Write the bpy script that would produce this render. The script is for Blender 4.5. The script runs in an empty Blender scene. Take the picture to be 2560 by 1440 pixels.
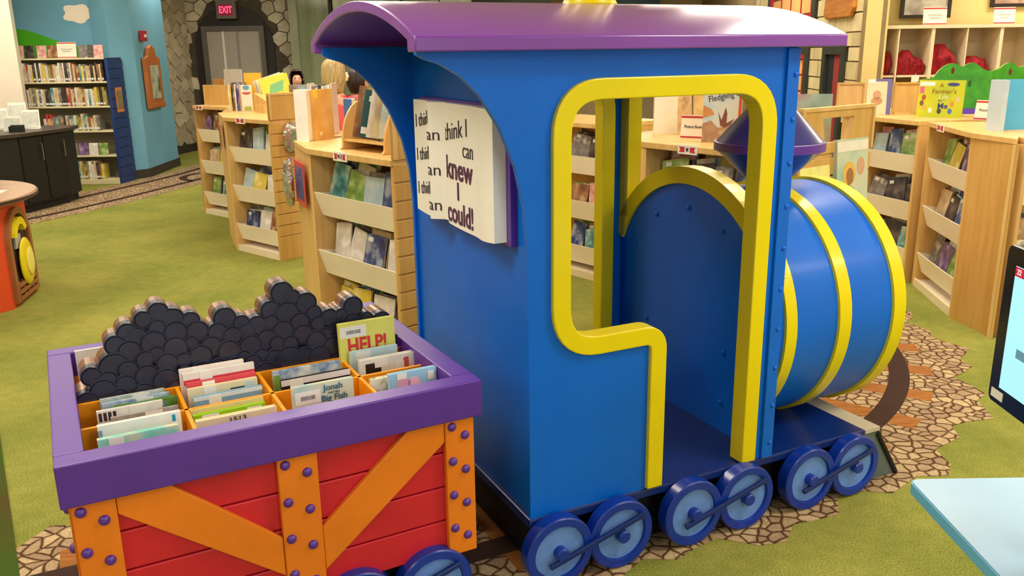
import bpy, math, random
from mathutils import Vector, Matrix
random.seed(7)
S = bpy.context.scene
COL = S.collection
PI = math.pi

# ------------------------------------------------------------------ camera, world, light, exposure
cam_d = bpy.data.cameras.new('camera'); cam = bpy.data.objects.new('camera', cam_d); COL.objects.link(cam)
cam_d.sensor_width = 36.0; cam_d.lens = 2154.56 / 2560 * 36.0; cam_d.clip_start = 0.05; cam_d.clip_end = 100
_r = Vector((0.99990099, -0.00372329, -0.01356991)); _u = Vector((0.01407144, 0.26457279, 0.96426305)); _f = Vector((0.0, 0.96435853, -0.26459898))
cam.matrix_world = Matrix(((_r.x, _u.x, -_f.x, 0.0), (_r.y, _u.y, -_f.y, 0.0), (_r.z, _u.z, -_f.z, 1.65), (0, 0, 0, 1)))
S.camera = cam
W = bpy.data.worlds.new('world'); S.world = W; W.use_nodes = True
W.node_tree.nodes['Background'].inputs[0].default_value = (1.0, 0.9, 0.75, 1); W.node_tree.nodes['Background'].inputs[1].default_value = 0.11
S.view_settings.view_transform = 'Standard'; S.view_settings.look = 'None'
S.view_settings.gamma = 1.0; S.view_settings.use_curve_mapping = False
S.view_settings.exposure = 0.16
CEIL = 3.2
LIGHTS = [(x, y, 1.0) for x in (-5.2, -1.6, 2.2, 5.2) for y in (-1.2, 2.0, 4.8, 7.4, 10.2, 13.2)]  # assumed ceiling lamps, none of them in view
WARM = (1.0, 0.90, 0.74)
for (lx, ly, k) in LIGHTS:
    ld = bpy.data.lights.new('assumed_ceiling_lamp', 'AREA'); ld.shape = 'RECTANGLE'; ld.size = 1.2; ld.size_y = 0.6
    ld.energy = 50.0 * k; ld.color = WARM
    lo = bpy.data.objects.new('assumed_ceiling_lamp', ld); COL.objects.link(lo); lo.location = (lx, ly, CEIL - 0.05)

ASSUMED_DAY = [(2.9, YW, 1.75, 2.6, 1.7) for YW in (-3.12,)]
for (dx, dy, dz, dw, dh) in ASSUMED_DAY:      # cool lamp added as daylight from an assumed, unseen rear window
    ld = bpy.data.lights.new('assumed_daylight', 'AREA'); ld.shape = 'RECTANGLE'; ld.size = dw; ld.size_y = dh; ld.energy = 60.0; ld.color = (0.72, 0.86, 1.0)
    lo = bpy.data.objects.new('assumed_daylight', ld); COL.objects.link(lo); lo.location = (dx, dy, dz); lo.rotation_euler = (PI / 2, 0, PI)

# ------------------------------------------------------------------ helpers
def lin(c):
    out = []
    for v in c[:3]:
        v = v / 255.0
        out.append(v / 12.92 if v <= 0.04045 else ((v + 0.055) / 1.055) ** 2.4)
    return (out[0], out[1], out[2], 1.0)

MATS = {}
def mat(name, c, rough=0.5, var=0.0, scale=6.0, c2=None, bump=0.0, bscale=80.0, metal=0.0, spec=0.5, coat=0.0, emit=0.0, stretch=None, alpha=None, coat_rough=0.12, coat_ior=1.5):
    if name in MATS: return MATS[name]
    m = bpy.data.materials.new(name); m.use_nodes = True; nt = m.node_tree; b = nt.nodes['Principled BSDF']
    b.inputs['Roughness'].default_value = rough; b.inputs['Metallic'].default_value = metal
    b.inputs['Specular IOR Level'].default_value = spec; b.inputs['Coat Weight'].default_value = coat; b.inputs['Coat Roughness'].default_value = coat_rough
    b.inputs['Base Color'].default_value = lin(c); b.inputs['Coat IOR'].default_value = coat_ior
    tc = nt.nodes.new('ShaderNodeTexCoord'); vec = tc.outputs['Object']
    if stretch:
        mp = nt.nodes.new('ShaderNodeMapping'); mp.inputs['Scale'].default_value = stretch; nt.links.new(vec, mp.inputs[0]); vec = mp.outputs[0]
    if var > 0 or c2:
        n = nt.nodes.new('ShaderNodeTexNoise'); n.inputs['Scale'].default_value = scale; n.inputs['Detail'].default_value = 4
        r = nt.nodes.new('ShaderNodeValToRGB'); nt.links.new(vec, n.inputs['Vector']); nt.links.new(n.outputs['Fac'], r.inputs[0])
        a = lin(c); bb = lin(c2) if c2 else tuple(min(1, v * (1 + var)) for v in a[:3]) + (1,)
        aa = a if c2 else tuple(v * (1 - var) for v in a[:3]) + (1,)
        r.color_ramp.elements[0].color = aa; r.color_ramp.elements[1].color = bb
        r.color_ramp.elements[0].position = 0.35; r.color_ramp.elements[1].position = 0.65
        nt.links.new(r.outputs[0], b.inputs['Base Color'])
    if bump > 0:
        n2 = nt.nodes.new('ShaderNodeTexNoise'); n2.inputs['Scale'].default_value = bscale; nt.links.new(vec, n2.inputs['Vector'])
        bp = nt.nodes.new('ShaderNodeBump'); bp.inputs['Strength'].default_value = bump; bp.inputs['Distance'].default_value = 0.01
        nt.links.new(n2.outputs['Fac'], bp.inputs['Height']); nt.links.new(bp.outputs[0], b.inputs['Normal'])
    if emit > 0:
        b.inputs['Emission Color'].default_value = lin(c); b.inputs['Emission Strength'].default_value = emit
    if alpha is not None:
        b.inputs['Transmission Weight'].default_value = alpha
    MATS[name] = m
    return m

def picture(name, cols, scale=9.0, seed=0.0, rough=0.3):
    """printed cover: blotches of several inks"""
    if name in MATS: return MATS[name]
    m = bpy.data.materials.new(name); m.use_nodes = True; nt = m.node_tree; b = nt.nodes['Principled BSDF']
    b.inputs['Roughness'].default_value = rough
    tc = nt.nodes.new('ShaderNodeTexCoord'); mp = nt.nodes.new('ShaderNodeMapping'); mp.inputs['Location'].default_value = (seed, seed * 1.7, seed * 0.6)
    n = nt.nodes.new('ShaderNodeTexNoise'); n.inputs['Scale'].default_value = scale; n.inputs['Detail'].default_value = 2.5
    r = nt.nodes.new('ShaderNodeValToRGB'); nt.links.new(tc.outputs['Object'], mp.inputs[0]); nt.links.new(mp.outputs[0], n.inputs['Vector']); nt.links.new(n.outputs['Fac'], r.inputs[0])
    els = r.color_ramp.elements
    k = len(cols)
    for i, c in enumerate(cols):
        pos = 0.30 + 0.40 * i / max(1, k - 1)
        e = els[i] if i < 2 else els.new(pos)
        e.position = pos; e.color = lin(c)
    nt.links.new(r.outputs[0], b.inputs['Base Color'])
    MATS[name] = m
    return m

class MB:
    def __init__(s): s.v = []; s.f = []; s.m = []
    def face(s, idx, mi=0): s.f.append(tuple(idx)); s.m.append(mi)
    def box(s, x0, x1, y0, y1, z0, z1, M=None, mi=0):
        b = len(s.v)
        P = [(x0, y0, z0), (x1, y0, z0), (x1, y1, z0), (x0, y1, z0), (x0, y0, z1), (x1, y0, z1), (x1, y1, z1), (x0, y1, z1)]
        for p in P: s.v.append(tuple(M @ Vector(p)) if M else p)
        for q in ((0, 3, 2, 1), (4, 5, 6, 7), (0, 1, 5, 4), (1, 2, 6, 5), (2, 3, 7, 6), (3, 0, 4, 7)): s.face([b + i for i in q], mi)
        return s
    def prism(s, poly, mapf, a, b_, mi=0, mi_side=None):
        """poly: 2-D ring (ccw); mapf(p,q,t) -> xyz ; between t=a and t=b_"""
        n = len(poly); o = len(s.v)
        for t in (a, b_):
            for (p, q) in poly: s.v.append(tuple(mapf(p, q, t)))
        s.face([o + i for i in range(n)][::-1], mi); s.face([o + n + i for i in range(n)], mi)
        for i in range(n):
            j = (i + 1) % n; s.face((o + i, o + j, o + n + j, o + n + i), mi if mi_side is None else mi_side)
        return s
    def ringstrip(s, A, B, mapf, a, b_, closed=False, mi=0):
        """solid band between polylines A and B (same length), extruded a..b_"""
        n = len(A); o = len(s.v)
        for t in (a, b_):
            for P in (A, B):
                for (p, q) in P: s.v.append(tuple(mapf(p, q, t)))
        def ix(t, k, i): return o + t * 2 * n + k * n + i
        rng = range(n if closed else n - 1)
        for i in rng:
            j = (i + 1) % n
            s.face((ix(0, 0, i), ix(0, 0, j), ix(0, 1, j), ix(0, 1, i)), mi); s.face((ix(1, 0, i), ix(1, 1, i), ix(1, 1, j), ix(1, 0, j)), mi)
            s.face((ix(0, 0, i), ix(1, 0, i), ix(1, 0, j), ix(0, 0, j)), mi); s.face((ix(0, 1, i), ix(0, 1, j), ix(1, 1, j), ix(1, 1, i)), mi)
        if not closed:
            for i in (0, n - 1): s.face((ix(0, 0, i), ix(0, 1, i), ix(1, 1, i), ix(1, 0, i)), mi)
        return s
    def cyl(s, p0, p1, r0, r1=None, n=16, caps=True, mi=0):
        r1 = r0 if r1 is None else r1
        p0 = Vector(p0); p1 = Vector(p1); d = (p1 - p0).normalized()
        a = d.orthogonal().normalized(); b = d.cross(a); o = len(s.v)
        for (p, r) in ((p0, r0), (p1, r1)):
            for i in range(n):
                t = 2 * PI * i / n; s.v.append(tuple(p + a * (r * math.cos(t)) + b * (r * math.sin(t))))
        for i in range(n):
            j = (i + 1) % n; s.face((o + i, o + j, o + n + j, o + n + i), mi)
        if caps:
            s.face([o + i for i in range(n)][::-1], mi); s.face([o + n + i for i in range(n)], mi)
        return s
    def lathe(s, prof, origin=(0, 0, 0), axis='z', n=32, mi=0):
        o = len(s.v); k = len(prof); ox, oy, oz = origin
        for (r, h) in prof:
            for i in range(n):
                t = 2 * PI * i / n; c, w = r * math.cos(t), r * math.sin(t)
                if axis == 'z': s.v.append((ox + c, oy + w, oz + h))
                elif axis == 'x': s.v.append((ox + h, oy + c, oz + w))
                else: s.v.append((ox + w, oy + h, oz + c))
        for a in range(k - 1):
            for i in range(n):
                j = (i + 1) % n; s.face((o + a * n + i, o + a * n + j, o + (a + 1) * n + j, o + (a + 1) * n + i), mi)
        if prof[0][0] > 1e-5: s.face([o + i for i in range(n)][::-1], mi)
        if prof[-1][0] > 1e-5: s.face([o + (k - 1) * n + i for i in range(n)], mi)
        return s
    def ball(s, c, r, n=12, m=8, sc=(1, 1, 1), mi=0):
        o = len(s.v)
        s.v.append((c[0], c[1], c[2] - r * sc[2]))
        for a in range(1, m):
            ph = -PI / 2 + PI * a / m
            for i in range(n):
                t = 2 * PI * i / n
                s.v.append((c[0] + r * sc[0] * math.cos(ph) * math.cos(t), c[1] + r * sc[1] * math.cos(ph) * math.sin(t), c[2] + r * sc[2] * math.sin(ph)))
        s.v.append((c[0], c[1], c[2] + r * sc[2])); top = len(s.v) - 1
        for i in range(n):
            j = (i + 1) % n
            s.face((o, o + 1 + j, o + 1 + i), mi); s.face((top, o + 1 + (m - 2) * n + i, o + 1 + (m - 2) * n + j), mi)
            for a in range(m - 2):
                s.face((o + 1 + a * n + i, o + 1 + a * n + j, o + 1 + (a + 1) * n + j, o + 1 + (a + 1) * n + i), mi)
        return s
    def tube(s, pts, r, n=8, mi=0):
        for a, b in zip(pts[:-1], pts[1:]): s.cyl(a, b, r, r, n, True, mi)
        return s
    def mesh(s, name, mats, smooth=False):
        me = bpy.data.meshes.new(name); me.from_pydata(s.v, [], s.f)
        for m in (mats if isinstance(mats, (list, tuple)) else [mats]): me.materials.append(m)
        for p, k in zip(me.polygons, s.m): p.material_index = k; p.use_smooth = smooth
        me.validate(); me.update()
        return me
    def build(s, name, mats, parent=None, smooth=False, loc=None, rot=None, bevel=0.0, fix=True):
        me = s.mesh(name, mats, smooth)
        if fix:
            import bmesh
            bm = bmesh.new(); bm.from_mesh(me); bmesh.ops.recalc_face_normals(bm, faces=bm.faces); bm.to_mesh(me); bm.free()
        o = bpy.data.objects.new(name, me); COL.objects.link(o)
        if parent: o.parent = parent
        if loc: o.location = loc
        if rot: o.rotation_euler = rot
        if bevel > 0:
            md = o.modifiers.new('bevel', 'BEVEL'); md.width = bevel; md.segments = 2; md.limit_method = 'ANGLE'; md.angle_limit = math.radians(40)
        if smooth:
            sharp_edges(me)
        return o

def sharp_edges(me, ang=40):
    import bmesh
    bm = bmesh.new(); bm.from_mesh(me)
    for e in bm.edges:
        if len(e.link_faces) == 2 and e.calc_face_angle(0) > math.radians(ang): e.smooth = False
    bm.to_mesh(me); bm.free()

def tag(o, label=None, cat=None, group=None, kind=None):
    if label: o['label'] = label
    if cat: o['category'] = cat
    if group: o['group'] = group
    if kind: o['kind'] = kind
    return o
def empty(name, loc=(0, 0, 0), rz=0.0, label=None, cat=None, group=None, kind=None):
    o = bpy.data.objects.new(name, None); COL.objects.link(o); o.location = loc; o.rotation_euler = (0, 0, rz); o.empty_display_size = 0.1
    return tag(o, label, cat, group, kind)
def child(mesh, name, parent, loc=(0, 0, 0), rot=(0, 0, 0), scale=None):
    o = bpy.data.objects.new(name, mesh); COL.objects.link(o); o.parent = parent; o.location = loc; o.rotation_euler = rot
    if scale: o.scale = scale
    return o
def XY(x, y, t): return (x, y, t)
def XZ(x, z, t): return (x, t, z)
def YZ(y, z, t): return (t, y, z)
def arc(cx, cy, r, a0, a1, n):
    return [(cx + r * math.cos(math.radians(a0 + (a1 - a0) * i / n)), cy + r * math.sin(math.radians(a0 + (a1 - a0) * i / n))) for i in range(n + 1)]

def text_mesh(body, size, m, bold=0.0, extrude=0.0006, align='CENTER', name='lettering'):
    cu = bpy.data.curves.new(name, 'FONT'); cu.body = body; cu.size = size; cu.extrude = extrude; cu.offset = bold; cu.align_x = align; cu.align_y = 'CENTER'; cu.resolution_u = 3
    o = bpy.data.objects.new(name, cu); COL.objects.link(o)
    dg = bpy.context.evaluated_depsgraph_get(); dg.update()
    me = bpy.data.meshes.new_from_object(o.evaluated_get(dg)); me.name = name
    bpy.data.objects.remove(o, do_unlink=True); bpy.data.curves.remove(cu)
    me.materials.clear(); me.materials.append(m)
    return me
def lettering(body, size, m, parent, loc, rot=(PI / 2, 0, 0), bold=0.0, sx=1.0, align='CENTER'):
    """flat lettering on the -y side of its parent (rot pi/2 about x)"""
    me = text_mesh(body, size, m, bold, align=align)
    return child(me, 'lettering', parent, loc, rot, (sx, 1, 1))

# ------------------------------------------------------------------ materials
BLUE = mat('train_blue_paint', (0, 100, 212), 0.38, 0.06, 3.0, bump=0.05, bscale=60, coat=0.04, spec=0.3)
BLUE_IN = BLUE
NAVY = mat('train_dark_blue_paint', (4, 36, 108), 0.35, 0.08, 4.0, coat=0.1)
WHEELBLUE = mat('wheel_rim_blue', (5, 48, 156), 0.3, 0.08, 6.0, coat=0.2)
WHEELLITE = mat('wheel_disc_light_blue', (100, 142, 218), 0.5, 0.06, 40.0)
YELLOW = mat('train_yellow_paint', (228, 208, 2), 0.33, 0.03, 3.0, coat=0.15)
PURPLE = mat('purple_paint', (80, 26, 148), 0.45, 0.06, 5.0, bump=0.04, bscale=40, spec=0.5, coat=0.6, coat_rough=0.38, coat_ior=1.5)
ROOFP = mat('roof_purple_paint', (120, 54, 166), 0.3, 0.06, 3.0, coat=0.8, coat_rough=0.24, coat_ior=1.6)
ORANGE = mat('orange_paint', (226, 122, 24), 0.42, 0.06, 4.0, bump=0.08, bscale=50)
ORANGE2 = mat('divider_orange', (238, 150, 8), 0.45, 0.05, 4.0)
RED = mat('red_plank_paint', (196, 28, 44), 0.42, 0.08, 5.0, bump=0.06, bscale=50)
BLACK = mat('black_plinth', (14, 16, 20), 0.6, 0.1, 5.0)
COALF = mat('coal_face', (36, 40, 62), 0.36, 0.2, 14.0, coat=0.2)
COALE = mat('coal_edge_bronze', (150, 118, 96), 0.28, 0.2, 9.0, metal=0.55)
WOOD = mat('maple', (226, 188, 122), 0.42, 0.0, 3.0, c2=(212, 170, 102), stretch=(9, 9, 0.7), bump=0.03, bscale=30)
WOOD2 = mat('maple_end', (214, 172, 100), 0.42, 0.0, 3.0, c2=(202, 156, 84), stretch=(9, 9, 0.7))
CREAM = mat('cream_metal', (252, 240, 220), 0.5, 0.04, 3.0)
CREAM2 = mat('cream_kick', (238, 224, 194), 0.45, 0.03, 3.0)
WHITE = mat('white_card', (240, 236, 226), 0.5, 0.03, 20.0)
PAGES = mat('paper_pages', (232, 220, 196), 0.7, 0.08, 60.0, stretch=(1, 30, 1))
INK = mat('dark_ink', (52, 40, 52), 0.6)
INKP = mat('plum_ink', (84, 40, 78), 0.6)
INKR = mat('red_ink', (214, 44, 48), 0.5)
LABELRED = mat('label_red', (196, 44, 52), 0.5)
STICK = mat('sticker_white', (238, 238, 236), 0.35)
BARC = mat('barcode_grey', (150, 152, 156), 0.5, 0.5, 400.0, stretch=(1, 0.02, 0.02))
DARKWOOD = mat('espresso_wood', (15, 9, 8), 0.6, 0.25, 4.0, stretch=(8, 8, 0.6))
GRANITE = mat('granite', (66, 54, 48), 0.35, 0.35, 60.0)
SKYB = mat('wall_sky_blue', (112, 172, 204), 0.75, 0.05, 2.0, bump=0.05, bscale=90)
HILLG = mat('mural_hill_green', (74, 178, 20), 0.75, 0.08, 3.0)
CLOUD = mat('mural_cloud', (252, 240, 222), 0.75, 0.03, 3.0)
STONEM = [mat('mural_stone_%d' % i, c, 0.85, 0.14, 7.0, bump=0.15, bscale=25) for i, c in enumerate([(202, 190, 166), (190, 178, 154), (212, 200, 176), (180, 168, 144)])]
MORTAR = mat('mural_mortar', (84, 74, 60), 0.9, 0.15, 8.0)
ASHLAR = [mat('ashlar_%d' % i, c, 0.85, 0.1, 6.0, bump=0.15, bscale=25) for i, c in enumerate([(204, 186, 140), (194, 176, 130), (212, 194, 150)])]
ASHM = mat('ashlar_mortar', (140, 120, 84), 0.9, 0.1, 8.0)
WALLY = mat('wall_warm_yellow', (222, 200, 132), 0.75, 0.05, 2.0, bump=0.04, bscale=90)
WALLN = mat('wall_tan', (190, 168, 128), 0.8, 0.05, 2.0)
CEILM = mat('ceiling_tile', (216, 206, 186), 0.9, 0.05, 10.0)
BASEB = mat('baseboard_dark', (58, 50, 44), 0.6, 0.1, 5.0)

# ------------------------------------------------------------------ the setting: floor, ceiling, walls
def carpet():
    m = bpy.data.materials.new('green_carpet'); m.use_nodes = True; nt = m.node_tree; b = nt.nodes['Principled BSDF']
    b.inputs['Roughness'].default_value = 0.95; b.inputs['Specular IOR Level'].default_value = 0.15
    tc = nt.nodes.new('ShaderNodeTexCoord')
    def noise(s, d=3): 
        n = nt.nodes.new('ShaderNodeTexNoise'); n.inputs['Scale'].default_value = s; n.inputs['Detail'].default_value = d; nt.links.new(tc.outputs['Object'], n.inputs['Vector']); return n
    n1 = noise(1.6, 4); n2 = noise(170, 2); n3 = noise(14, 4)
    r = nt.nodes.new('ShaderNodeValToRGB'); nt.links.new(n1.outputs['Fac'], r.inputs[0])
    r.color_ramp.elements[0].position = 0.3; r.color_ramp.elements[0].color = lin((126, 132, 62)); r.color_ramp.elements[1].position = 0.72; r.color_ramp.elements[1].color = lin((156, 152, 78))
    r3 = nt.nodes.new('ShaderNodeValToRGB'); nt.links.new(n3.outputs['Fac'], r3.inputs[0])
    r3.color_ramp.elements[0].position = 0.3; r3.color_ramp.elements[0].color = (0.86, 0.9, 0.82, 1); r3.color_ramp.elements[1].position = 0.7; r3.color_ramp.elements[1].color = (1.08, 1.07, 1.04, 1)
    r2 = nt.nodes.new('ShaderNodeValToRGB'); nt.links.new(n2.outputs['Fac'], r2.inputs[0])
    r2.color_ramp.elements[0].position = 0.3; r2.color_ramp.elements[0].color = (0.55, 0.58, 0.5, 1); r2.color_ramp.elements[1].position = 0.7; r2.color_ramp.elements[1].color = (1.25, 1.25, 1.2, 1)
    def mul(a, c):
        x = nt.nodes.new('ShaderNodeMix'); x.data_type = 'RGBA'; x.blend_type = 'MULTIPLY'; x.inputs[0].default_value = 1.0; nt.links.new(a, x.inputs[6]); nt.links.new(c, x.inputs[7]); return x.outputs[2]
    nt.links.new(mul(mul(r.outputs[0], r3.outputs[0]), r2.outputs[0]), b.inputs['Base Color'])
    bp = nt.nodes.new('ShaderNodeBump'); bp.inputs['Strength'].default_value = 0.3; bp.inputs['Distance'].default_value = 0.004; nt.links.new(n2.outputs['Fac'], bp.inputs['Height']); nt.links.new(bp.outputs[0], b.inputs['Normal'])
    return m
def cobble_print(scale=18.0):
    m = bpy.data.materials.new('printed_cobbles'); m.use_nodes = True; nt = m.node_tree; b = nt.nodes['Principled BSDF']
    b.inputs['Roughness'].default_value = 0.95; b.inputs['Specular IOR Level'].default_value = 0.15
    tc = nt.nodes.new('ShaderNodeTexCoord')
    wn = nt.nodes.new('ShaderNodeTexNoise'); wn.inputs['Scale'].default_value = 7; nt.links.new(tc.outputs['Object'], wn.inputs['Vector'])
    mx = nt.nodes.new('ShaderNodeVectorMath'); mx.operation = 'SCALE'; mx.inputs[3].default_value = 0.06; nt.links.new(wn.outputs['Color'], mx.inputs[0])
    ad = nt.nodes.new('ShaderNodeVectorMath'); ad.operation = 'ADD'; nt.links.new(tc.outputs['Object'], ad.inputs[0]); nt.links.new(mx.outputs[0], ad.inputs[1])
    mp = nt.nodes.new('ShaderNodeMapping'); mp.inputs['Scale'].default_value = (1, 1, 0); nt.links.new(ad.outputs[0], mp.inputs[0])
    v1 = nt.nodes.new('ShaderNodeTexVoronoi'); v1.voronoi_dimensions = '2D'; v1.feature = 'DISTANCE_TO_EDGE'; v1.inputs['Scale'].default_value = scale; nt.links.new(mp.outputs[0], v1.inputs['Vector'])
    v2 = nt.nodes.new('ShaderNodeTexVoronoi'); v2.voronoi_dimensions = '2D'; v2.inputs['Scale'].default_value = scale; nt.links.new(mp.outputs[0], v2.inputs['Vector'])
    r = nt.nodes.new('ShaderNodeValToRGB'); nt.links.new(v1.outputs['Distance'], r.inputs[0]); e = r.color_ramp.elements
    e[0].position = 0.025; e[0].color = (0.13, 0.09, 0.06, 1); e[1].position = 0.16; e[1].color = (1, 1, 1, 1); x = e.new(0.06); x.color = (0.45, 0.36, 0.28, 1)
    sp = nt.nodes.new('ShaderNodeSeparateColor'); nt.links.new(v2.outputs['Color'], sp.inputs[0])
    rc = nt.nodes.new('ShaderNodeValToRGB'); nt.links.new(sp.outputs[0], rc.inputs[0]); rc.color_ramp.elements[0].color = lin((160, 134, 108)); rc.color_ramp.elements[1].color = lin((198, 174, 136))
    n = nt.nodes.new('ShaderNodeTexNoise'); n.inputs['Scale'].default_value = 120; nt.links.new(tc.outputs['Object'], n.inputs['Vector'])
    rn = nt.nodes.new('ShaderNodeValToRGB'); nt.links.new(n.outputs['Fac'], rn.inputs[0]); rn.color_ramp.elements[0].position = 0.3; rn.color_ramp.elements[0].color = (0.7, 0.7, 0.7, 1); rn.color_ramp.elements[1].position = 0.7; rn.color_ramp.elements[1].color = (1.1, 1.1, 1.1, 1)
    def mul(a, c):
        x = nt.nodes.new('ShaderNodeMix'); x.data_type = 'RGBA'; x.blend_type = 'MULTIPLY'; x.inputs[0].default_value = 1.0; nt.links.new(a, x.inputs[6]); nt.links.new(c, x.inputs[7]); return x.outputs[2]
    nt.links.new(mul(mul(rc.outputs[0], r.outputs[0]), rn.outputs[0]), b.inputs['Base Color'])
    return m
CARPET = carpet(); COBBLE = cobble_print()
TIEM = mat('printed_wood_tie', (164, 110, 60), 0.95, 0.0, 5.0, c2=(140, 88, 44), stretch=(2, 14, 1), spec=0.15)
RAILM = mat('printed_dark_rail', (62, 44, 38), 0.95, 0.12, 60.0, spec=0.15)
XMIN, XMAX, YMIN, YMAX = -8.2, 7.0, -3.2, 17.6
o = MB().box(XMIN - 0.3, XMAX + 0.3, YMIN - 0.3, YMAX + 0.3, -0.1, 0.0).build('floor', CARPET); tag(o, 'mottled green carpet covering the library floor', 'floor', kind='structure')
o = MB().box(XMIN - 0.3, XMAX + 0.3, YMIN - 0.3, YMAX + 0.3, CEIL, CEIL + 0.1).build('ceiling', CEILM); tag(o, 'pale flat ceiling above the library', 'ceiling', kind='structure')
def wall(name, x0, x1, y0, y1, m, label, z1=CEIL):
    o = MB().box(x0, x1, y0, y1, 0, z1).build(name, m); tag(o, label, 'wall', kind='structure'); return o
wall('wall_left', XMIN - 0.2, XMIN, YMIN, YMAX, WALLN, 'tan wall along the side of the service desk')
wall('wall_rear', XMIN, XMAX, YMIN - 0.2, YMIN, WALLN, 'tan wall opposite the exit door')
wall('wall_right', XMAX, XMAX + 0.2, YMIN, YMAX, WALLY, 'warm yellow side wall beyond the cubbies')
wall('wall_far', -3.9, XMAX, YMAX, YMAX + 0.2, WALLN, 'tan far wall behind the glass partition')
wd = empty('assumed_window_4', (2.9, YMIN, 1.75), 0, 'assumed wide white framed window with pale glowing panes, added unseen in the rear wall', 'window', kind='structure')  # assumed window out of view, added to go with the cool light
fr_ = MB(); fr_.box(-1.36, 1.36, 0.0, 0.05, 0.85, 0.93).box(-1.36, 1.36, 0.0, 0.05, -0.93, -0.85).box(-1.36, -1.3, 0, 0.05, -0.85, 0.85).box(1.3, 1.36, 0, 0.05, -0.85, 0.85); fr_.build('frame', CREAM2, wd)
for k in range(3): MB().box(-1.3 + k * 0.87, -0.45 + k * 0.87, 0.002, 0.01, -0.85, 0.85).build('pane', mat('assumed_daylit_pane', (214, 230, 250), 0.2, emit=1.0), wd)  # panes emit their own light for the assumed daylight
for (lx, ly, k) in LIGHTS:      # assumed fixtures, out of view, round the lamps
    r = empty('assumed_ceiling_light', (lx, ly, CEIL - 0.04), 0, 'assumed flat rectangular ceiling light panel with white frame', 'ceiling light', 'assumed ceiling light panels')
    f = MB()
    for (a, b_, c, d) in ((-0.66, 0.66, 0.3, 0.36), (-0.66, 0.66, -0.36, -0.3), (-0.66, -0.6, -0.3, 0.3), (0.6, 0.66, -0.3, 0.3)): f.box(a, b_, c, d, -0.03, 0.04)
    f.build('frame', CREAM2, r)
    MB().box(-0.6, 0.6, -0.3, 0.3, 0.01, 0.03).build('diffuser', mat('diffuser', (255, 240, 215), 0.6, emit=1.0), r)

# blue mural wall behind the white bookcase, corner pier, stone tower wall with the exit door
def quadwall(name, a, b_, thick, m, label, z0=0.0, z1=CEIL, kind='structure'):
    """vertical slab from a to b_ (plan), thickness to the left of a->b_"""
    d = Vector((b_[0] - a[0], b_[1] - a[1], 0)); L = d.length; an = math.atan2(d.y, d.x)
    o = MB().box(0, L, 0, thick, z0, z1).build(name, m, loc=(a[0], a[1], 0), rot=(0, 0, an)); tag(o, label, 'wall', kind=kind); return o, L
bw, bl = quadwall('wall_mural', (-7.9, 12.15), (-5.42, 12.15), 0.2, SKYB, 'sky blue mural wall with painted cloud and green hills')
hill = []
for i in range(41):
    x = i / 40 * bl
    z = 1.66 + 0.38 * math.exp(-((x - 1.2) / 0.75) ** 2) + 0.05 * math.exp(-((x - 2.3) / 0.4) ** 2)
    hill.append((x, z))
MB().prism([(0, 0.9), (bl, 0.9)] + hill[::-1], XZ, -0.004, -0.0005).build('painted_hill', HILLG, bw)
cl = []
for k in range(48):
    t = 2 * PI * k / 48
    rr = 1 + 0.13 * math.cos(5 * t + 0.6) + 0.05 * math.cos(3 * t)
    cl.append((0.205 * rr * math.cos(t), 0.118 * rr * math.sin(t)))
MB().prism([(2.13 + p, 2.22 + q) for p, q in cl], XZ, -0.005, -0.0005).build('painted_cloud', CLOUD, bw)
# pier
o = MB().prism([(-5.33, 11.95), (-5.12, 12.25), (-5.18, 13.55), (-5.5, 13.55), (-5.6, 12.1)], XY, 0, CEIL).build('wall_pier', SKYB); tag(o, 'sky blue pier with wooden plaque and fire alarm', 'wall', kind='structure')
o = MB().prism([(-5.34, 11.93), (-5.105, 12.24), (-5.165, 13.57), (-5.5, 13.57), (-5.61, 12.08)], XY, 0, 0.12).build('baseboard_pier', BASEB); tag(o, 'dark baseboard round the blue pier', 'baseboard', kind='structure')
# tower wall
def clip_poly(poly, nx, ny, c):
    out = []
    for i in range(len(poly)):
        a = poly[i]; b = poly[(i + 1) % len(poly)]
        da = nx * a[0] + ny * a[1] - c; db = nx * b[0] + ny * b[1] - c
        if da <= 0: out.append(a)
        if (da < 0 < db) or (db < 0 < da):
            t = da / (da - db); out.append((a[0] + t * (b[0] - a[0]), a[1] + t * (b[1] - a[1])))
    return out
def rubble(x0, x1, z0, z1, cell, rng, keep):
    nx = max(1, int((x1 - x0) / cell)); nz = max(1, int((z1 - z0) / (cell * 0.78)))
    pts = []
    for j in range(-1, nz + 1):
        for i in range(-1, nx + 1):
            pts.append((x0 + (i + 0.5 + 0.5 * (j % 2) + rng.uniform(-0.3, 0.3)) * (x1 - x0) / nx, z0 + (j + 0.5 + rng.uniform(-0.28, 0.28)) * (z1 - z0) / nz))
    cells = []
    for p in pts:
        if not (x0 - 0.05 < p[0] < x1 + 0.05 and z0 - 0.05 < p[1] < z1 + 0.05): continue
        poly = [(x0, z0), (x1, z0), (x1, z1), (x0, z1)]
        for q in pts:
            if q is p: continue
            dx, dz = q[0] - p[0], q[1] - p[1]
            if dx * dx + dz * dz > (3.2 * cell) ** 2: continue
            poly = clip_poly(poly, dx, dz, dx * (p[0] + q[0]) / 2 + dz * (p[1] + q[1]) / 2)
            if len(poly) < 3: break
        if len(poly) < 3: continue
        cx = sum(a for a, _ in poly) / len(poly); cz = sum(b for _, b in poly) / len(poly)
        if not keep(cx, cz, poly): continue
        cells.append([(cx + (a - cx) * 0.93, cz + (b - cz) * 0.93) for a, b in poly])
    return cells
rng = random.Random(3)
tw, tl = quadwall('wall_tower', (-7.3, 14.75), (-5.83, 14.75), 0.2, SKYB, 'blue wall with grey stones climbing its edge behind the pier')
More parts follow.
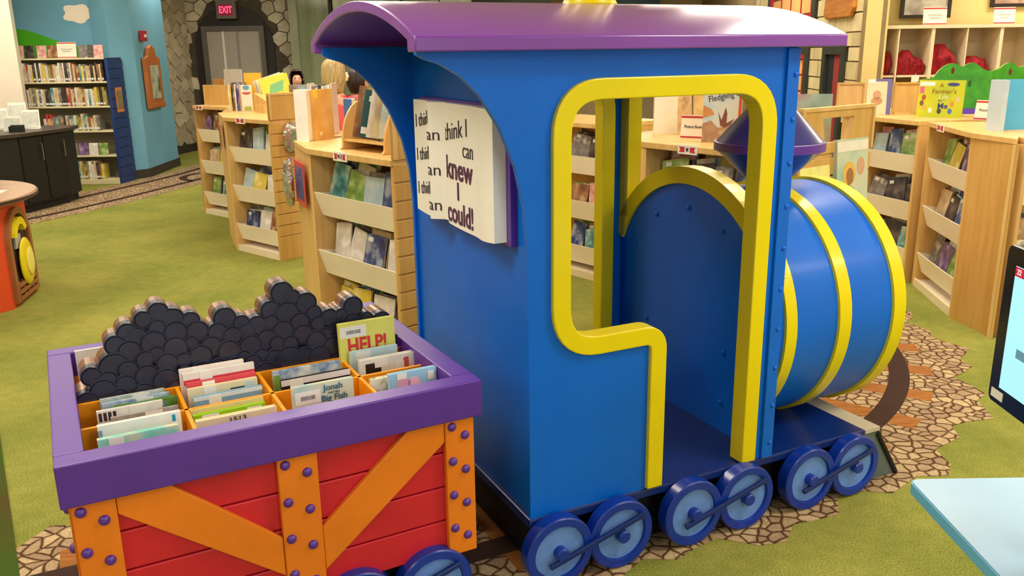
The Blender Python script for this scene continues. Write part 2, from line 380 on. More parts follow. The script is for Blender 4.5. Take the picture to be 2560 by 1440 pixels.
tw2, tl2 = quadwall('wall_tower_flank', (-5.83, 14.75), (-5.70, 15.95), 0.25, MORTAR, 'grey rubble stone flank beside the exit arch')
fw, fl = quadwall('wall_exit', (-5.74, 15.95), (-3.6, 15.95), 0.3, MORTAR, 'grey rubble stone wall round the arched exit door')
for (wobj, L, cell, kp) in ((tw, tl, 0.22, lambda a, b, p: b < 2.6 and a > tl - 0.45 + max(0, b - 1.5) * 0.45), (tw2, tl2, 0.24, lambda a, b, p: b < 2.75)):
    for poly in rubble(0.02, L - 0.005, 0.13, CEIL - 0.05, cell, rng, kp):
        d = rng.uniform(0.012, 0.03)
        MB().prism(poly, XZ, -d, 0.0).build('stone', rng.choice(STONEM), wobj)
o = MB().prism([(-5.80, 14.7), (-5.66, 15.9), (-5.75, 15.92), (-5.9, 14.75)], XY, 0, 0.12).build('baseboard_tower', BASEB); tag(o, 'dark baseboard along the stone flank', 'baseboard', kind='structure')
AX = 0.88  # arch centre along the exit wall
def arch_keep(cx, cz, poly):
    r = math.hypot(cx - AX, max(0, cz - 1.80)); return (r > 0.80) and cz < 2.75
for poly in rubble(0.0, fl - 0.02, 0.9, CEIL - 0.05, 0.23, rng, arch_keep):
    d = rng.uniform(0.012, 0.03); MB().prism(poly, XZ, -d, 0).build('stone', rng.choice(STONEM), fw)
DARKF = mat('dark_door_surround', (40, 34, 30), 0.6, 0.1, 5.0); GREYF = mat('grey_door_frame', (98, 92, 84), 0.45, 0.06, 5.0)
ring_o = [(AX - 0.70, 0.0), (AX - 0.70, 1.8)] + arc(AX, 1.8, 0.70, 180, 0, 20)[1:] + [(AX + 0.70, 0.0)]
MB().prism(ring_o[::-1], XZ, -0.035, -0.002).build('arch_surround', DARKF, fw)
d1 = empty('door_1', (-5.74 + AX, 15.9, 0), 0, 'grey framed glazed exit door under the dark arch', 'door', kind='structure')
df = MB()
for (a, b_, c, d) in ((-0.55, -0.47, 0, 2.15), (0.47, 0.55, 0, 2.15), (-0.47, 0.47, 2.07, 2.15)): df.box(a, b_, -0.06, 0.02, c, d)
df.build('frame', GREYF, d1)
MB().box(-0.47, 0.47, -0.02, -0.004, 0.0, 2.07).build('glass_pane', mat('corridor_wall_seen_through_glass', (176, 168, 158), 0.4, 0.05, 2.0), d1)
MB().box(-0.20, -0.165, -0.028, -0.021, 0.05, 2.07).build('white_post', WHITE, d1)
MB().box(0.05, 0.09, -0.026, -0.021, 0.05, 2.07).build('mullion', mat('corridor_grey', (150, 142, 134), 0.5), d1)
ex = empty('exit_sign', (-4.93, 15.84, 2.42), 0, 'small grey box with glowing red EXIT letters above the arched door', 'sign')
MB().box(-0.17, 0.17, -0.04, 0.06, -0.15, 0.16).build('housing', mat('exit_housing', (118, 108, 98), 0.5), ex, bevel=0.008)
MB().box(-0.12, 0.12, -0.046, -0.0405, -0.10, 0.09).build('face', mat('exit_face', (120, 16, 36), 0.5, emit=0.5), ex)
lettering('EXIT', 0.155, mat('exit_red', (255, 60, 96), 0.5, emit=2.2), ex, (0, -0.05, -0.005), bold=0.004, sx=0.72)
# glass partition right of the stone wall
GLASSG = mat('greenish_glass', (134, 144, 116), 0.08, 0.25, 1.5, stretch=(3, 1, 0.3), spec=0.6); MULL = mat('green_grey_mullion', (150, 152, 126), 0.35, 0.08, 4.0)
gp = empty('window_1', (-3.78, 15.7, 0), 0, 'tall greenish glass partition with pale mullions beside the stone wall', 'window', kind='structure')
for i in range(5):
    MB().box(0.12 + i * 0.62, 0.12 + i * 0.62 + 0.58, 0.0, 0.03, 0.05, CEIL - 0.02).build('glass_pane', GLASSG, gp)
for i, w_ in enumerate((0.14, 0.05, 0.05, 0.05, 0.05, 0.05)):
    MB().box(-0.02 + i * 0.62 + (0 if i == 0 else 0.07), -0.02 + i * 0.62 + (0 if i == 0 else 0.07) + w_, -0.05, 0.06, 0.0, CEIL - 0.01).build('mullion', MULL if i % 2 == 0 else DARKF, gp)
# right: yellow wall with cubbies, ashlar shopfront running away from it
quadwall('wall_yellow', (3.22, 8.55), (6.9, 8.4), 0.2, WALLY, 'warm yellow wall behind the cubby shelves')
o = MB().box(3.19, 3.385, 8.02, 8.56, 0, CEIL).build('wall_pilaster', WALLY); tag(o, 'warm yellow pilaster between the shopfront and the cubbies', 'wall', kind='structure')
sf, sl = quadwall('wall_shopfront', (3.75, 17.5), (3.165, 8.03), 0.2, ASHM, 'pale block stone shopfront wall with red framed windows')
# local x runs from far (0) to near (sl); visible side is local -y? (towards -x world)
def ashlar(x0, x1, z0, z1, holes):
    z = z0; k = 0
    while z < z1:
        h = rng.choice((0.10, 0.13, 0.17)); x = x0 - rng.uniform(0, 0.2)
        while x < x1:
            w_ = rng.uniform(0.24, 0.5); a, b_ = max(x, x0), min(x + w_, x1)
            ok = b_ - a > 0.05
            for (p, q, r_, s_) in holes:
                if a < q and b_ > p and z < s_ and z + h > r_:
                    if a < p - 0.06: b_ = p
                    elif b_ > q + 0.06: a = q
                    else: ok = False
            if ok: MB().box(a + 0.006, b_ - 0.006, -0.02 - rng.uniform(0, 0.01), 0, z + 0.006, min(z + h, z1) - 0.006).build('block', rng.choice(ASHLAR), sf)
            x += w_
        z += h; k += 1
DOORX = (sl - 1.02, sl - 0.32); WIN1 = (sl - 2.9, sl - 1.55); WIN2 = (sl - 3.6, sl - 1.40)
ashlar(sl - 4.4, sl - 0.02, 0.95, 2.75, [(DOORX[0], DOORX[1], 0, 1.66), (WIN1[0], WIN1[1], 0.9, 1.66), (WIN2[0], WIN2[1], 1.92, 2.8)])
DKG = mat('dark_green_trim', (44, 48, 40), 0.5, 0.1, 5.0); REDT = mat('red_window_trim', (176, 30, 40), 0.45, 0.06, 5.0); REDC = mat('red_curtain', (150, 30, 36), 0.7, 0.15, 5.0, stretch=(20, 1, 1)); PANEW = mat('warm_lit_pane', (232, 180, 112), 0.4, 0.08, 2.0)
d2 = empty('door_2', (0, 0, 0), 0, kind='structure'); d2.parent = sf; d2['label'] = 'dark doorway with a red inner panel in the shopfront wall'
dd = MB(); dd.box(DOORX[0], DOORX[0] + 0.10, -0.05, 0, 0, 1.66); dd.box(DOORX[1] - 0.10, DOORX[1], -0.05, 0, 0, 1.66); dd.box(DOORX[0] + 0.1, DOORX[1] - 0.1, -0.05, 0, 1.58, 1.66)
dd.build('frame', DKG, d2); MB().box(DOORX[0] + 0.1, DOORX[0] + 0.34, -0.018, 0, 0, 1.58).build('dark_leaf', BLACK, d2); MB().box(DOORX[0] + 0.34, DOORX[1] - 0.1, -0.022, 0, 0, 1.58).build('red_panel', REDC, d2)
for n_, (a, b_), z0, z1 in (('window_2', WIN1, 0.95, 1.66), ('window_3', WIN2, 1.95, 2.78)):
    wn = empty(n_, (0, 0, 0), 0, kind='structure'); wn.parent = sf; wn['label'] = 'red framed shopfront window with small warm panes'
    f = MB(); f.box(a, a + 0.12, -0.05, 0, z0, z1); f.box(b_ - 0.14, b_, -0.05, 0, z0, z1); f.box(a + .12, b_ - .14, -0.05, 0, z1 - 0.08, z1); f.build('trim', DKG, wn)
    f = MB(); f.box(a + 0.12, a + 0.17, -0.045, 0, z0, z1 - 0.08); f.box(b_ - 0.20, b_ - 0.14, -0.045, 0, z0, z1 - 0.08); f.box(a + .17, b_ - .2, -0.045, 0, z1 - 0.13, z1 - 0.08); f.box(a + .17, b_ - .2, -0.045, 0, z0, z0 + 0.05); f.build('frame', REDT, wn)
    nx_ = 4; nz_ = 3; pw = (b_ - 0.2 - a - 0.17) / nx_; ph = (z1 - 0.13 - z0 - 0.05) / nz_
    for i in range(nx_):
        for j in range(nz_):
            MB().box(a + 0.17 + i * pw + 0.012, a + 0.17 + (i + 1) * pw - 0.012, -0.02, 0, z0 + 0.05 + j * ph + 0.012, z0 + 0.05 + (j + 1) * ph - 0.012).build('pane', PANEW, wn)
    f = MB()
    for i in range(1, nx_): f.box(a + 0.17 + i * pw - 0.011, a + 0.17 + i * pw + 0.011, -0.03, 0, z0 + 0.05, z1 - 0.13)
    f.build('glazing_bars', REDT, wn)
sg = empty('wooden_sign', (3.205, 8.60, 2.05), math.atan2(-9.47, -0.585), 'carved orange wood sign hanging on the block stone wall', 'sign')
so = []
for (a, q) in ((-0.50, -0.10), (-0.42, -0.135), (0.40, -0.135), (0.50, -0.06), (0.50, 0.06), (0.40, 0.125), (-0.38, 0.125), (-0.47, 0.06)): so.append((a, q))
MB().prism([(p * 0.92, q) for p, q in so], XZ, -0.07, -0.03).build('board', mat('sign_wood', (200, 130, 44), 0.5, 0.0, 4.0, c2=(176, 104, 34), stretch=(1, 1, 8)), sg, bevel=0.012)
# teal signboard and roof edge seen over the cab
tb = empty('teal_fascia', (0.4, 17.35, 2.2), 0, 'dark teal shopfront fascia on the far wall above the cab roof', 'sign')
MB().box(0.9, 2.5, -0.06, 0.1, -0.25, 0.75).build('board', mat('teal_board', (26, 78, 92), 0.4, 0.1, 2.0), tb); MB().box(0.72, 0.86, -0.08, 0.1, -0.3, 0.75).build('post', mat('pale_blue_post', (150, 190, 190), 0.4), tb)
MB().box(-1.6, 0.4, -0.04, 0.1, -0.25, 0.75).build('panel', mat('grey_teal_panel', (104, 122, 112), 0.5, 0.15, 2.0), tb)

# ------------------------------------------------------------------ printed track on the carpet
E_TH = 0.4498; E_O = Vector((0.0476, 2.4171, 0)); E_U = Vector((math.cos(E_TH), math.sin(E_TH), 0)); E_V = Vector((-math.sin(E_TH), math.cos(E_TH), 0))
def eng(u, v, z=0.0): return E_O + E_U * u + E_V * v + Vector((0, 0, z))
UC, VC = 1.2, 2.25
def track_pt(s, R):
    """s<0: straight along the engine; s>=0: degrees round the bend; R = distance from the bend's centre"""
    if s < 0: return (UC + s, VC - R)
    a = math.radians(s); return (UC + R * math.sin(a), VC - R * math.cos(a))
def strip(Rf0, Rf1, svals, z0, z1, wavy=False):
    A = []; B = []
    for k, s in enumerate(svals):
        j0 = (0.05 * math.sin(k * 0.9) + 0.04 * math.sin(k * 2.3 + 1)) if wavy else 0
        j1 = (0.05 * math.sin(k * 0.75 + 2) + 0.045 * math.sin(k * 1.9)) if wavy else 0
        A.append(track_pt(s, Rf0 + j0)); B.append(track_pt(s, Rf1 + j1))
    mb = MB(); mb.ringstrip(A, B, lambda p, q, t: tuple(eng(p, q, t)), z0, z1)
    return mb
sv = [-4.4 + 0.1 * i for i in range(44)] + [i * 2.4 for i in range(46)]
tr = empty('track_carpet', (0, 0, 0), 0, 'carpet print of a cobbled railway track curving under the toy train', 'carpet', kind='structure')
strip(1.20, 2.36, sv, 0.0005, 0.003, True).build('cobbles', COBBLE, tr)
tiesv = [-4.2 + 0.34 * i for i in range(13)] + [4.6 + 10 * i for i in range(11)]
for s_ in tiesv:
    w_ = 0.065 if s_ < 0 else 1.75
    strip(1.34, 2.17, [s_ - w_, s_, s_ + w_], 0.003, 0.0038).build('tie', TIEM, tr)
for (r0, r1) in ((1.96, 2.06), (1.46, 1.56)):
    strip(r0, r1, sv, 0.0038, 0.0046).build('rail', RAILM, tr)
# far strand of the printed track beside the service desk
FP = [(-7.6, 6.6), (-6.3, 7.7), (-5.55, 8.75), (-5.1, 9.9), (-4.78, 11.1), (-4.5, 12.4), (-4.35, 13.9), (-4.3, 15.2)]
def smooth_path(P, n=6):
    out = []
    for i in range(len(P) - 1):
        p0 = P[max(0, i - 1)]; p1 = P[i]; p2 = P[i + 1]; p3 = P[min(len(P) - 1, i + 2)]
        for k in range(n):
            t = k / n
            out.append(tuple(0.5 * ((2 * p1[c]) + (-p0[c] + p2[c]) * t + (2 * p0[c] - 5 * p1[c] + 4 * p2[c] - p3[c]) * t * t + (-p0[c] + 3 * p1[c] - 3 * p2[c] + p3[c]) * t ** 3) for c in (0, 1)))
    out.append(P[-1]); return out
FPs = smooth_path(FP)
def offs(P, d):
    out = []
    for i in range(len(P)):
        a = P[max(0, i - 1)]; b = P[min(len(P) - 1, i + 1)]; dx, dy = b[0] - a[0], b[1] - a[1]; l = math.hypot(dx, dy)
        out.append((P[i][0] + dy / l * d, P[i][1] - dx / l * d))
    return out
tr2 = empty('track_carpet', (0, 0, 0), 0, 'carpet print of a brown railway track passing the service desk', 'carpet', kind='structure')
MB().ringstrip(offs(FPs, -0.58), offs(FPs, 0.52), XY, 0.0005, 0.003).build('cobbles', COBBLE, tr2)
for d in (-0.30, 0.26): MB().ringstrip(offs(FPs, d - 0.045), offs(FPs, d + 0.045), XY, 0.003, 0.0042).build('rail', RAILM, tr2)
MB().ringstrip(arc(-4.05, 12.25, 0.62, 105, 240, 14), arc(-4.05, 12.25, 0.52, 105, 240, 14), XY, 0.003, 0.0042).build('rail', RAILM, tr2)

# ------------------------------------------------------------------ the engine
EN = empty('toy_train_engine', tuple(E_O), E_TH, 'child-size blue wooden train engine with yellow trim and purple arched roof', 'toy train')
L_, W_ = 0.967, 0.987; ZD = 0.232; ZR = 1.652
OV = 0.314
TH = 0.022
# side panel outline (u,z): scoop behind, with window/doorway opening
scoop = [(-OV, 1.645), (-0.294, 1.634), (-0.251, 1.621), (-0.196, 1.590), (-0.14, 1.537), (-0.082, 1.449), (-0.035, 1.337), (-0.009, 1.222), (0.0, 1.105)]
u0, u1, zt, zs = 0.105, 0.860, 1.545, 0.776      # trim centre line: left, right, top, sill
uj = 0.460                                        # door jamb centre line
def rr(pts, rad, n=6):
    """round the corners of an open polyline"""
    out = [pts[0]]
    for i in range(1, len(pts) - 1):
        a = Vector(pts[i - 1]); b = Vector(pts[i]); c = Vector(pts[i + 1]); r = rad[i]
        p = b + (a - b).normalized() * r; q = b + (c - b).normalized() * r
        for k in range(n + 1):
            t = k / n; w = p * (1 - t) ** 2 + b * (2 * t * (1 - t)) * 1.0 + q * t * t
            out.append((w.x, w.y))
    out.append(pts[-1]); return out
def off2(P, d):
    out = []
    for i in range(len(P)):
        a = P[max(0, i - 1)]; b = P[min(len(P) - 1, i + 1)]; dx, dy = b[0] - a[0], b[1] - a[1]; l = math.hypot(dx, dy) or 1
        out.append((P[i][0] - dy / l * d, P[i][1] + dx / l * d))
    return out
RAD = [0, 0.055, 0.135, 0.135, 0.145, 0]
cl_path = rr([(uj, ZD + 0.004), (uj, zs), (u0, zs), (u0, zt), (u1, zt), (u1, ZD + 0.004)], RAD, 9)
edge = cl_path
# panel = strip pieces: build polygon outline going round the opening
panel = [(0.0, ZD)] + [(uj, ZD)] + edge[1:-1] + [(u1, ZD), (L_, ZD), (L_, ZR + 0.02), (-OV, ZR + 0.02)] + scoop + [(0.0, 0.7)]
for (v0, v1) in ((0.0, TH), (W_ - TH, W_)):
    MB().prism(panel, lambda p, q, t: (p, t, q), v0, v1).build('side_panel', BLUE, EN)
inn = off2(cl_path, -0.030); out_ = off2(cl_path, 0.030)
for (v0, v1) in ((-0.016, 0.052), (W_ - 0.052, W_ + 0.016)):
    MB().ringstrip(out_, inn, lambda p, q, t: (p, t, q), v0, v1).build('window_trim', YELLOW, EN, bevel=0.004)
# corner strip with rivets at the front edge of each side
riv = MB().ball((0, 0, 0), 0.0085, 10, 6, (1, 0.7, 1)).mesh('rivet', BLUE, True)
for (v0, v1, sg_) in ((-0.012, 0.004, -1), (W_ - 0.004, W_ + 0.012, 1)):
    MB().box(L_ - 0.045, L_ + 0.004, v0, v1, ZD, ZR - 0.002).build('corner_strip', BLUE, EN, bevel=0.003)
    for k in range(10):
        child(riv, 'rivet', EN, (L_ - 0.012, -0.0125 if sg_ < 0 else W_ + 0.0125, 0.29 + k * 0.142))
# back wall, with rear end grain of the side panels in front of it
def gable(z0):
    hw = W_ / 2 - TH - 0.001; R = (0.49 ** 2 + 0.086 ** 2) / (2 * 0.086)
    return [(W_ / 2 - hw, z0), (W_ / 2 + hw, z0)] + [(W_ / 2 + hw - 2 * hw * i / 20, 1.652 + 0.026 + 0.086 - R + math.sqrt(R * R - (hw - 2 * hw * i / 20) ** 2)) for i in range(21)]
MB().prism(gable(ZD), lambda p, q, t: (t, p, q), 0.012, 0.034).build('back_wall', BLUE, EN)
# deck, skirt, plinth
LD = 1.442
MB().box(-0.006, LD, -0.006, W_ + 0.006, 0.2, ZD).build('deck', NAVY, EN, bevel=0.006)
MB().box(0.05, LD - 0.04, 0.06, W_ - 0.06, 0.005, 0.2).build('plinth', BLACK, EN)
# front wall with the arched boiler back plate and the look-out opening over it
ZC, RB = 0.662, 0.462; VM = W_ / 2
arcp = arc(VM, ZC, 0.545, 26, 154, 24)
fwp = [(TH, ZD), (W_ - TH, ZD), (W_ - TH, ZC + 0.23)] + [p for p in arcp if TH < p[0] < W_ - TH] + [(TH, ZC + 0.23)]
MB().prism(fwp, lambda p, q, t: (t, p, q), L_ - 0.022, L_).build('front_wall', BLUE, EN)
oa = arc(VM, ZC + 0.008, 0.549, 24, 156, 24); ia = arc(VM, ZC + 0.008, 0.484, 24, 156, 24)
MB().ringstrip(oa, ia, lambda p, q, t: (t, p, q), L_ - 0.034, L_ + 0.03).build('arch_trim', YELLOW, EN, smooth=False)
for (a, b_) in ((TH + 0.004, 0.085), (W_ - 0.085, W_ - TH - 0.004)):
    MB().box(L_ - 0.034, L_ + 0.03, a, b_, ZC + 0.30, ZR - 0.09).build('lookout_post', YELLOW, EN)
MB().box(L_ - 0.034, L_ + 0.03, TH + 0.004, W_ - TH - 0.004, ZR - 0.088, ZR - 0.03).build('lookout_header', YELLOW, EN)
MB().prism(gable(ZR - 0.03), lambda p, q, t: (t, p, q), L_ - 0.022, L_).build('front_gable', BLUE, EN)
rivb = MB().ball((0, 0, 0), 0.010, 10, 6, (0.7, 1, 1)).mesh('rivet', BLUE, True)
for k in range(5):
    t = math.radians(28 + k * 31); child(rivb, 'rivet', EN, (L_ - 0.024, VM + 0.40 * math.cos(t), ZC + 0.40 * math.sin(t)))
for (vv, zz) in ((0.75, 0.55), (0.75, 0.35), (0.25, 0.55), (0.25, 0.35)): child(rivb, 'rivet', EN, (L_ - 0.024, vv, zz))
# roof: arched slab with vertical eaves
RH = 0.150; SO = 0.057
def roofarc(h, half, base, n=28):
    R = (half * half + h * h) / (2 * h); a0 = math.asin(half / R)
    return [(VM + R * math.sin(a0 - 2 * a0 * i / n), base + h - R + R * math.cos(a0 - 2 * a0 * i / n)) for i in range(n + 1)]
half = W_ / 2 + SO
outer = [(VM + half, ZR)] + roofarc(0.112, half, ZR + 0.037) + [(VM - half, ZR)]
inner = [(VM + half - 0.062, ZR)] + roofarc(0.088, half - 0.062, ZR + 0.03) + [(VM - half + 0.062, ZR)]
UR0, UR1 = -0.338, L_ + 0.154
MB().ringstrip(outer, inner, lambda p, q, t: (t, p, q), UR0, UR1).build('roof', ROOFP, EN, smooth=True, bevel=0.004)
MB().lathe([(0.090, 0.0), (0.094, 0.012), (0.085, 0.03), (0.085, 0.16), (0.098, 0.17), (0.098, 0.195), (0.0, 0.2)], (0.493, VM, ZR + 0.137), n=28).build('roof_chimney', YELLOW, EN, smooth=True)
# boiler with bands
UB = 1.622
MB().lathe([(0.0, L_ + 0.001), (RB, L_ + 0.001), (RB, UB - 0.012), (RB - 0.012, UB), (0.0, UB)], (0, VM, ZC), 'x', n=72).build('boiler', BLUE, EN, smooth=True)
for (a, b_) in ((UB - 0.062, UB + 0.004), (1.283, 1.345), (1.028, 1.082)):
    MB().lathe([(RB - 0.004, a), (RB + 0.011, a + 0.002), (RB + 0.011, b_ - 0.002), (RB - 0.004, b_)], (0, VM, ZC), 'x', n=72).build('boiler_band', YELLOW, EN, smooth=True)
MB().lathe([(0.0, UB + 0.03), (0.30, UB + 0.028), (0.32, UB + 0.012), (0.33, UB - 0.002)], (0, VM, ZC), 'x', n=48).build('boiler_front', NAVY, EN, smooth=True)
# diamond smokestack
US = 1.325
STK = mat('stack_navy', (36, 36, 118), 0.3, 0.08, 5.0, coat=0.5, coat_rough=0.2)
st = MB().lathe([(0.07, ZC + RB - 0.03), (0.07, 1.135), (0.205, 1.262), (0.205, 1.298), (0.085, 1.43), (0.095, 1.44), (0.095, 1.47), (0.0, 1.472)], (US, VM, 0), n=48).build('smokestack', STK, EN, smooth=True)
MB().lathe([(0.196, 1.258), (0.214, 1.262), (0.214, 1.294), (0.196, 1.298)], (US, VM, 0), n=48).build('stack_ring', PURPLE, st, smooth=True)
# pilot (cow catcher)
PIL = mat('pilot_grey_green', (92, 106, 104), 0.4, 0.1, 5.0); TAN = mat('pilot_tan_edge', (196, 184, 160), 0.6, 0.05, 5.0)
ap = (LD + 0.34, VM)
MB().prism([(LD + 0.002, 0.006), (LD + 0.195, 0.006), (LD + 0.075, 0.212), (LD + 0.002, 0.212)], XZ, 0.0, W_).build('pilot', PIL, EN)
MB().box(LD + 0.002, LD + 0.08, -0.004, W_ + 0.004, 0.213, 0.229).build('pilot_top', TAN, EN)
for vv in (-0.002, W_ + 0.002): MB().tube([(LD + 0.07, vv, 0.205), (LD + 0.195, vv, 0.010)], 0.010).build('pilot_edge', BLACK, EN)
MB().tube([(LD + 0.198, 0.0, 0.010), (LD + 0.198, W_, 0.010)], 0.010).build('pilot_edge', BLACK, EN)
# wheels and coupling rods
def wheel_meshes():
    R = 0.119
    rim = MB().lathe([(0.0, 0.0), (R - 0.004, 0.0), (R, 0.004), (R, 0.046), (R - 0.004, 0.05), (R - 0.028, 0.05), (R - 0.030, 0.036), (0.0, 0.036)], (0, 0, 0), 'y', n=44).mesh('wheel', WHEELBLUE, True)
    disc = MB().lathe([(0.0, 0.0365), (R - 0.0305, 0.0365), (R - 0.0305, 0.039), (0.0, 0.039)], (0, 0, 0), 'y', n=40).mesh('wheel_disc', WHEELLITE, False)
    hub = MB().lathe([(0.0, 0.039), (0.022, 0.039), (0.022, 0.064), (0.018, 0.068), (0.0, 0.068)], (0, 0, 0), 'y', n=20).mesh('hub', WHEELBLUE, True)
    for m_ in (rim, disc, hub): sharp_edges(m_)
    return rim, disc, hub
WM = wheel_meshes()
def wheel(parent, u, v, z, rz):
    w = child(WM[0], 'wheel', parent, (u, v, z), (0, 0, rz)); child(WM[1], 'wheel_disc', w); child(WM[2], 'hub', w); return w
for side in (0, 1):
    for k, (a, b_) in enumerate(((0.077, 0.306), (0.597, 0.826), (1.123, 1.348))):
        vv = -0.010 if side == 0 else W_ + 0.010
        for u_ in (a, b_): wheel(EN, u_, vv, 0.1235, PI if side == 0 else 0)
        y = -0.064 if side == 0 else W_ + 0.064; y2 = y - 0.014 if side == 0 else y + 0.014
        ang = math.radians(19)
        p0 = Vector((a - 0.045, 0, 0.090)); p1 = Vector((b_ + 0.075, 0, 0.187)); d = (p1 - p0).normalized(); nn = Vector((-d.z, 0, d.x)) * 0.0085
        ring = [p0 - nn, p1 - nn, p1 + nn, p0 + nn]
        MB().prism([(p.x, p.z) for p in ring], lambda p, q, t: (p, t, q), min(y, y2), max(y, y2)).build('coupling_rod', NAVY, EN, bevel=0.003)
# rear coupling, dark
MB().box(-0.34, 0.0, VM - 0.05, VM + 0.05, 0.06, 0.12).build('coupling', BLACK, EN)
# open book sign on the back wall (its front faces -u); local frame: x = -v, z = z
BK = empty('book_sign', (0.012, 0, 0), 0); BK.parent = EN
def wave(v):
    # page relief towards the viewer (metres) across the spread
    t = (0.80 - v) / 0.68
    def bump(c, w, h): return h * math.exp(-((t - c) / w) ** 2)
    return 0.030 - bump(0.375, 0.035, 0.014) + bump(0.275, 0.050, 0.024) + bump(0.92, 0.11, 0.018)
MB().box(-0.022, 0.0, 0.090, 0.832, 1.090, 1.500).build('cover', PURPLE, BK)
pg = MB(); n = 44; vs_ = [0.812 - 0.692 * i / n for i in range(n + 1)]
def sag(v):
    t = (0.812 - v) / 0.692; return -0.012 * math.sin(PI * min(1, max(0, (t - 0.36) / 0.64))) if t > 0.36 else -0.010 * math.sin(PI * t / 0.36)
for i, v in enumerate(vs_):
    for (z, k) in ((1.100, 1), (1.492, 0)):
        zz = z + sag(v) * k * 0.7
        pg.v.append((-0.022 - wave(v), v, zz)); pg.v.append((-0.020, v, zz))
for i in range(n):
    a = i * 4; b_ = a + 4
    pg.face((a, b_, b_ + 2, a + 2)); pg.face((a + 1, a + 3, b_ + 3, b_ + 1)); pg.face((a, a + 1, b_ + 1, b_)); pg.face((a + 2, b_ + 2, b_ + 3, a + 3))
pg.face((0, 2, 3, 1)); e_ = n * 4; pg.face((e_, e_ + 1, e_ + 3, e_ + 2))
pgs = pg.build('pages', mat('sign_page_white', (240, 240, 232), 0.45, 0.03, 3.0), BK, smooth=True)
def page_text(body, size, v, z, m, slope=0.0, bold=0.0, sx=1.0):
    me = text_mesh(body, size, m, bold, 0.0008)
    for vt in me.vertices:
        x, y, zz = vt.co; x *= sx
        vv = v - x; y2 = y + slope * x
        vt.co = (-0.0225 - wave(vv) - 0.0012 - zz, vv, z + y2)
    me.update(); child(me, 'lettering', BK)
for i, zc in enumerate((1.428, 1.310, 1.190)):
    page_text('I think I', 0.066, 0.700, zc, INK, 0.13, -0.0007, 0.92); page_text('can', 0.060, 0.605, zc - 0.044, INK, 0.0, -0.0007, 1.0)
page_text('think I', 0.082, 0.425, 1.408, INK, 0.14, -0.0009, 0.95); page_text('can', 0.074, 0.325, 1.352, INK, 0.0, -0.0009, 0.92)
page_text('knew', 0.104, 0.405, 1.284, INKP, 0.0, 0.0016, 1.0); page_text('I', 0.080, 0.415, 1.212, INKP, 0.0, 0.0018, 1.0); page_text('could!', 0.098, 0.402, 1.138, INKP, 0.0, 0.0014, 0.92)

# ------------------------------------------------------------------ the book cart (tender)
C_TH = 0.4913
CT = empty('book_cart', (-1.0495, 1.7854, 0), C_TH, 'red and orange wooden coal wagon book bin with purple rim', 'book cart')
CL, CW, CZ = 1.088, 0.932, 0.7504; RW = 0.066; RT = 0.11
rim = MB(); rim.box(0, CL, 0, RW, CZ - RT, CZ)
rim.build('rim_board', PURPLE, CT, bevel=0.004); MB().box(0, CL, CW - RW, CW, CZ - RT, CZ).build('rim_board', PURPLE, CT, bevel=0.004)
MB().box(0, RW, RW, CW - RW, CZ - RT, CZ).build('rim_board', PURPLE, CT, bevel=0.004); MB().box(CL - RW, CL, RW, CW - RW, CZ - RT, CZ).build('rim_board', PURPLE, CT, bevel=0.004)
plank_n = 4; ZB = 0.203; PH = (CZ - RT - ZB) / plank_n
for k in range(plank_n):
    z0 = ZB + k * PH + 0.003; z1 = ZB + (k + 1) * PH - 0.0015
    for (a, b_, c, d) in ((0.035, CL - 0.035, 0.040, 0.058), (0.035, CL - 0.035, CW - 0.058, CW - 0.040), (0.035, 0.053, 0.058, CW - 0.058), (CL - 0.053, CL - 0.035, 0.058, CW - 0.058)):
        MB().box(a, b_, c, d, z0, z1).build('plank', RED, CT, bevel=0.003)
MB().box(0.053, CL - 0.053, 0.058, CW - 0.058, ZB + 0.004, CZ - RT - 0.002).build('liner', ORANGE2, CT) if False else None
crv = MB().ball((0, 0, 0), 0.0135, 12, 8, (1, 0.75, 1)).mesh('rivet', PURPLE, True)
for face in (0, 1):
    y0, y1 = (0.018, 0.040) if face == 0 else (CW - 0.040, CW - 0.018)
    posts = ((0.020, 0.117), (0.501, 0.607), (0.978, 1.068))
    for (a, b_) in posts:
        MB().box(a, b_, y0, y1, ZB, CZ - RT).build('post', ORANGE, CT, bevel=0.003)
        for k in range(4):
            child(crv, 'rivet', CT, (a + 0.020, 0.017 if face == 0 else CW - 0.017, 0.617 - 0.108 * k)); child(crv, 'rivet', CT, (b_ - 0.030, 0.017 if face == 0 else CW - 0.017, 0.584 - 0.108 * k))
    for q in ([(0.118, 0.588), (0.5, 0.292), (0.5, 0.408), (0.236, 0.638), (0.118, 0.638)], [(0.608, 0.275), (0.977, 0.572), (0.977, 0.638), (0.872, 0.638), (0.608, 0.408)]):
        MB().prism(q, XZ, y0 + 0.004, y1).build('diagonal_brace', ORANGE, CT, bevel=0.003)
for (x, s_) in ((0.012, -1), (CL - 0.012, 1)):
    for yy in (0.06, CW - 0.15):
        x0, x1 = (0.014, 0.035) if s_ < 0 else (CL - 0.035, CL - 0.014)
        MB().box(x0, x1, yy, yy + 0.09, ZB, CZ - RT).build('post', ORANGE, CT, bevel=0.003)
        for k in range(4): child(crv, 'rivet', CT, (0.012 if s_ < 0 else CL - 0.012, yy + 0.03, 0.6 - 0.108 * k), (0, 0, PI / 2))
ZDV = 0.712
MB().box(0.055, CL - 0.055, 0.06, CW - 0.06, 0.44, 0.455).build('bin_floor', ORANGE2, CT)
for v in (0.298, 0.488): MB().box(0.054, CL - 0.054, v - 0.005, v + 0.005, 0.455, ZDV).build('divider', ORANGE2, CT)
MB().box(0.054, CL - 0.054, 0.625, 0.635, 0.455, ZDV - 0.02).build('divider', ORANGE2, CT)
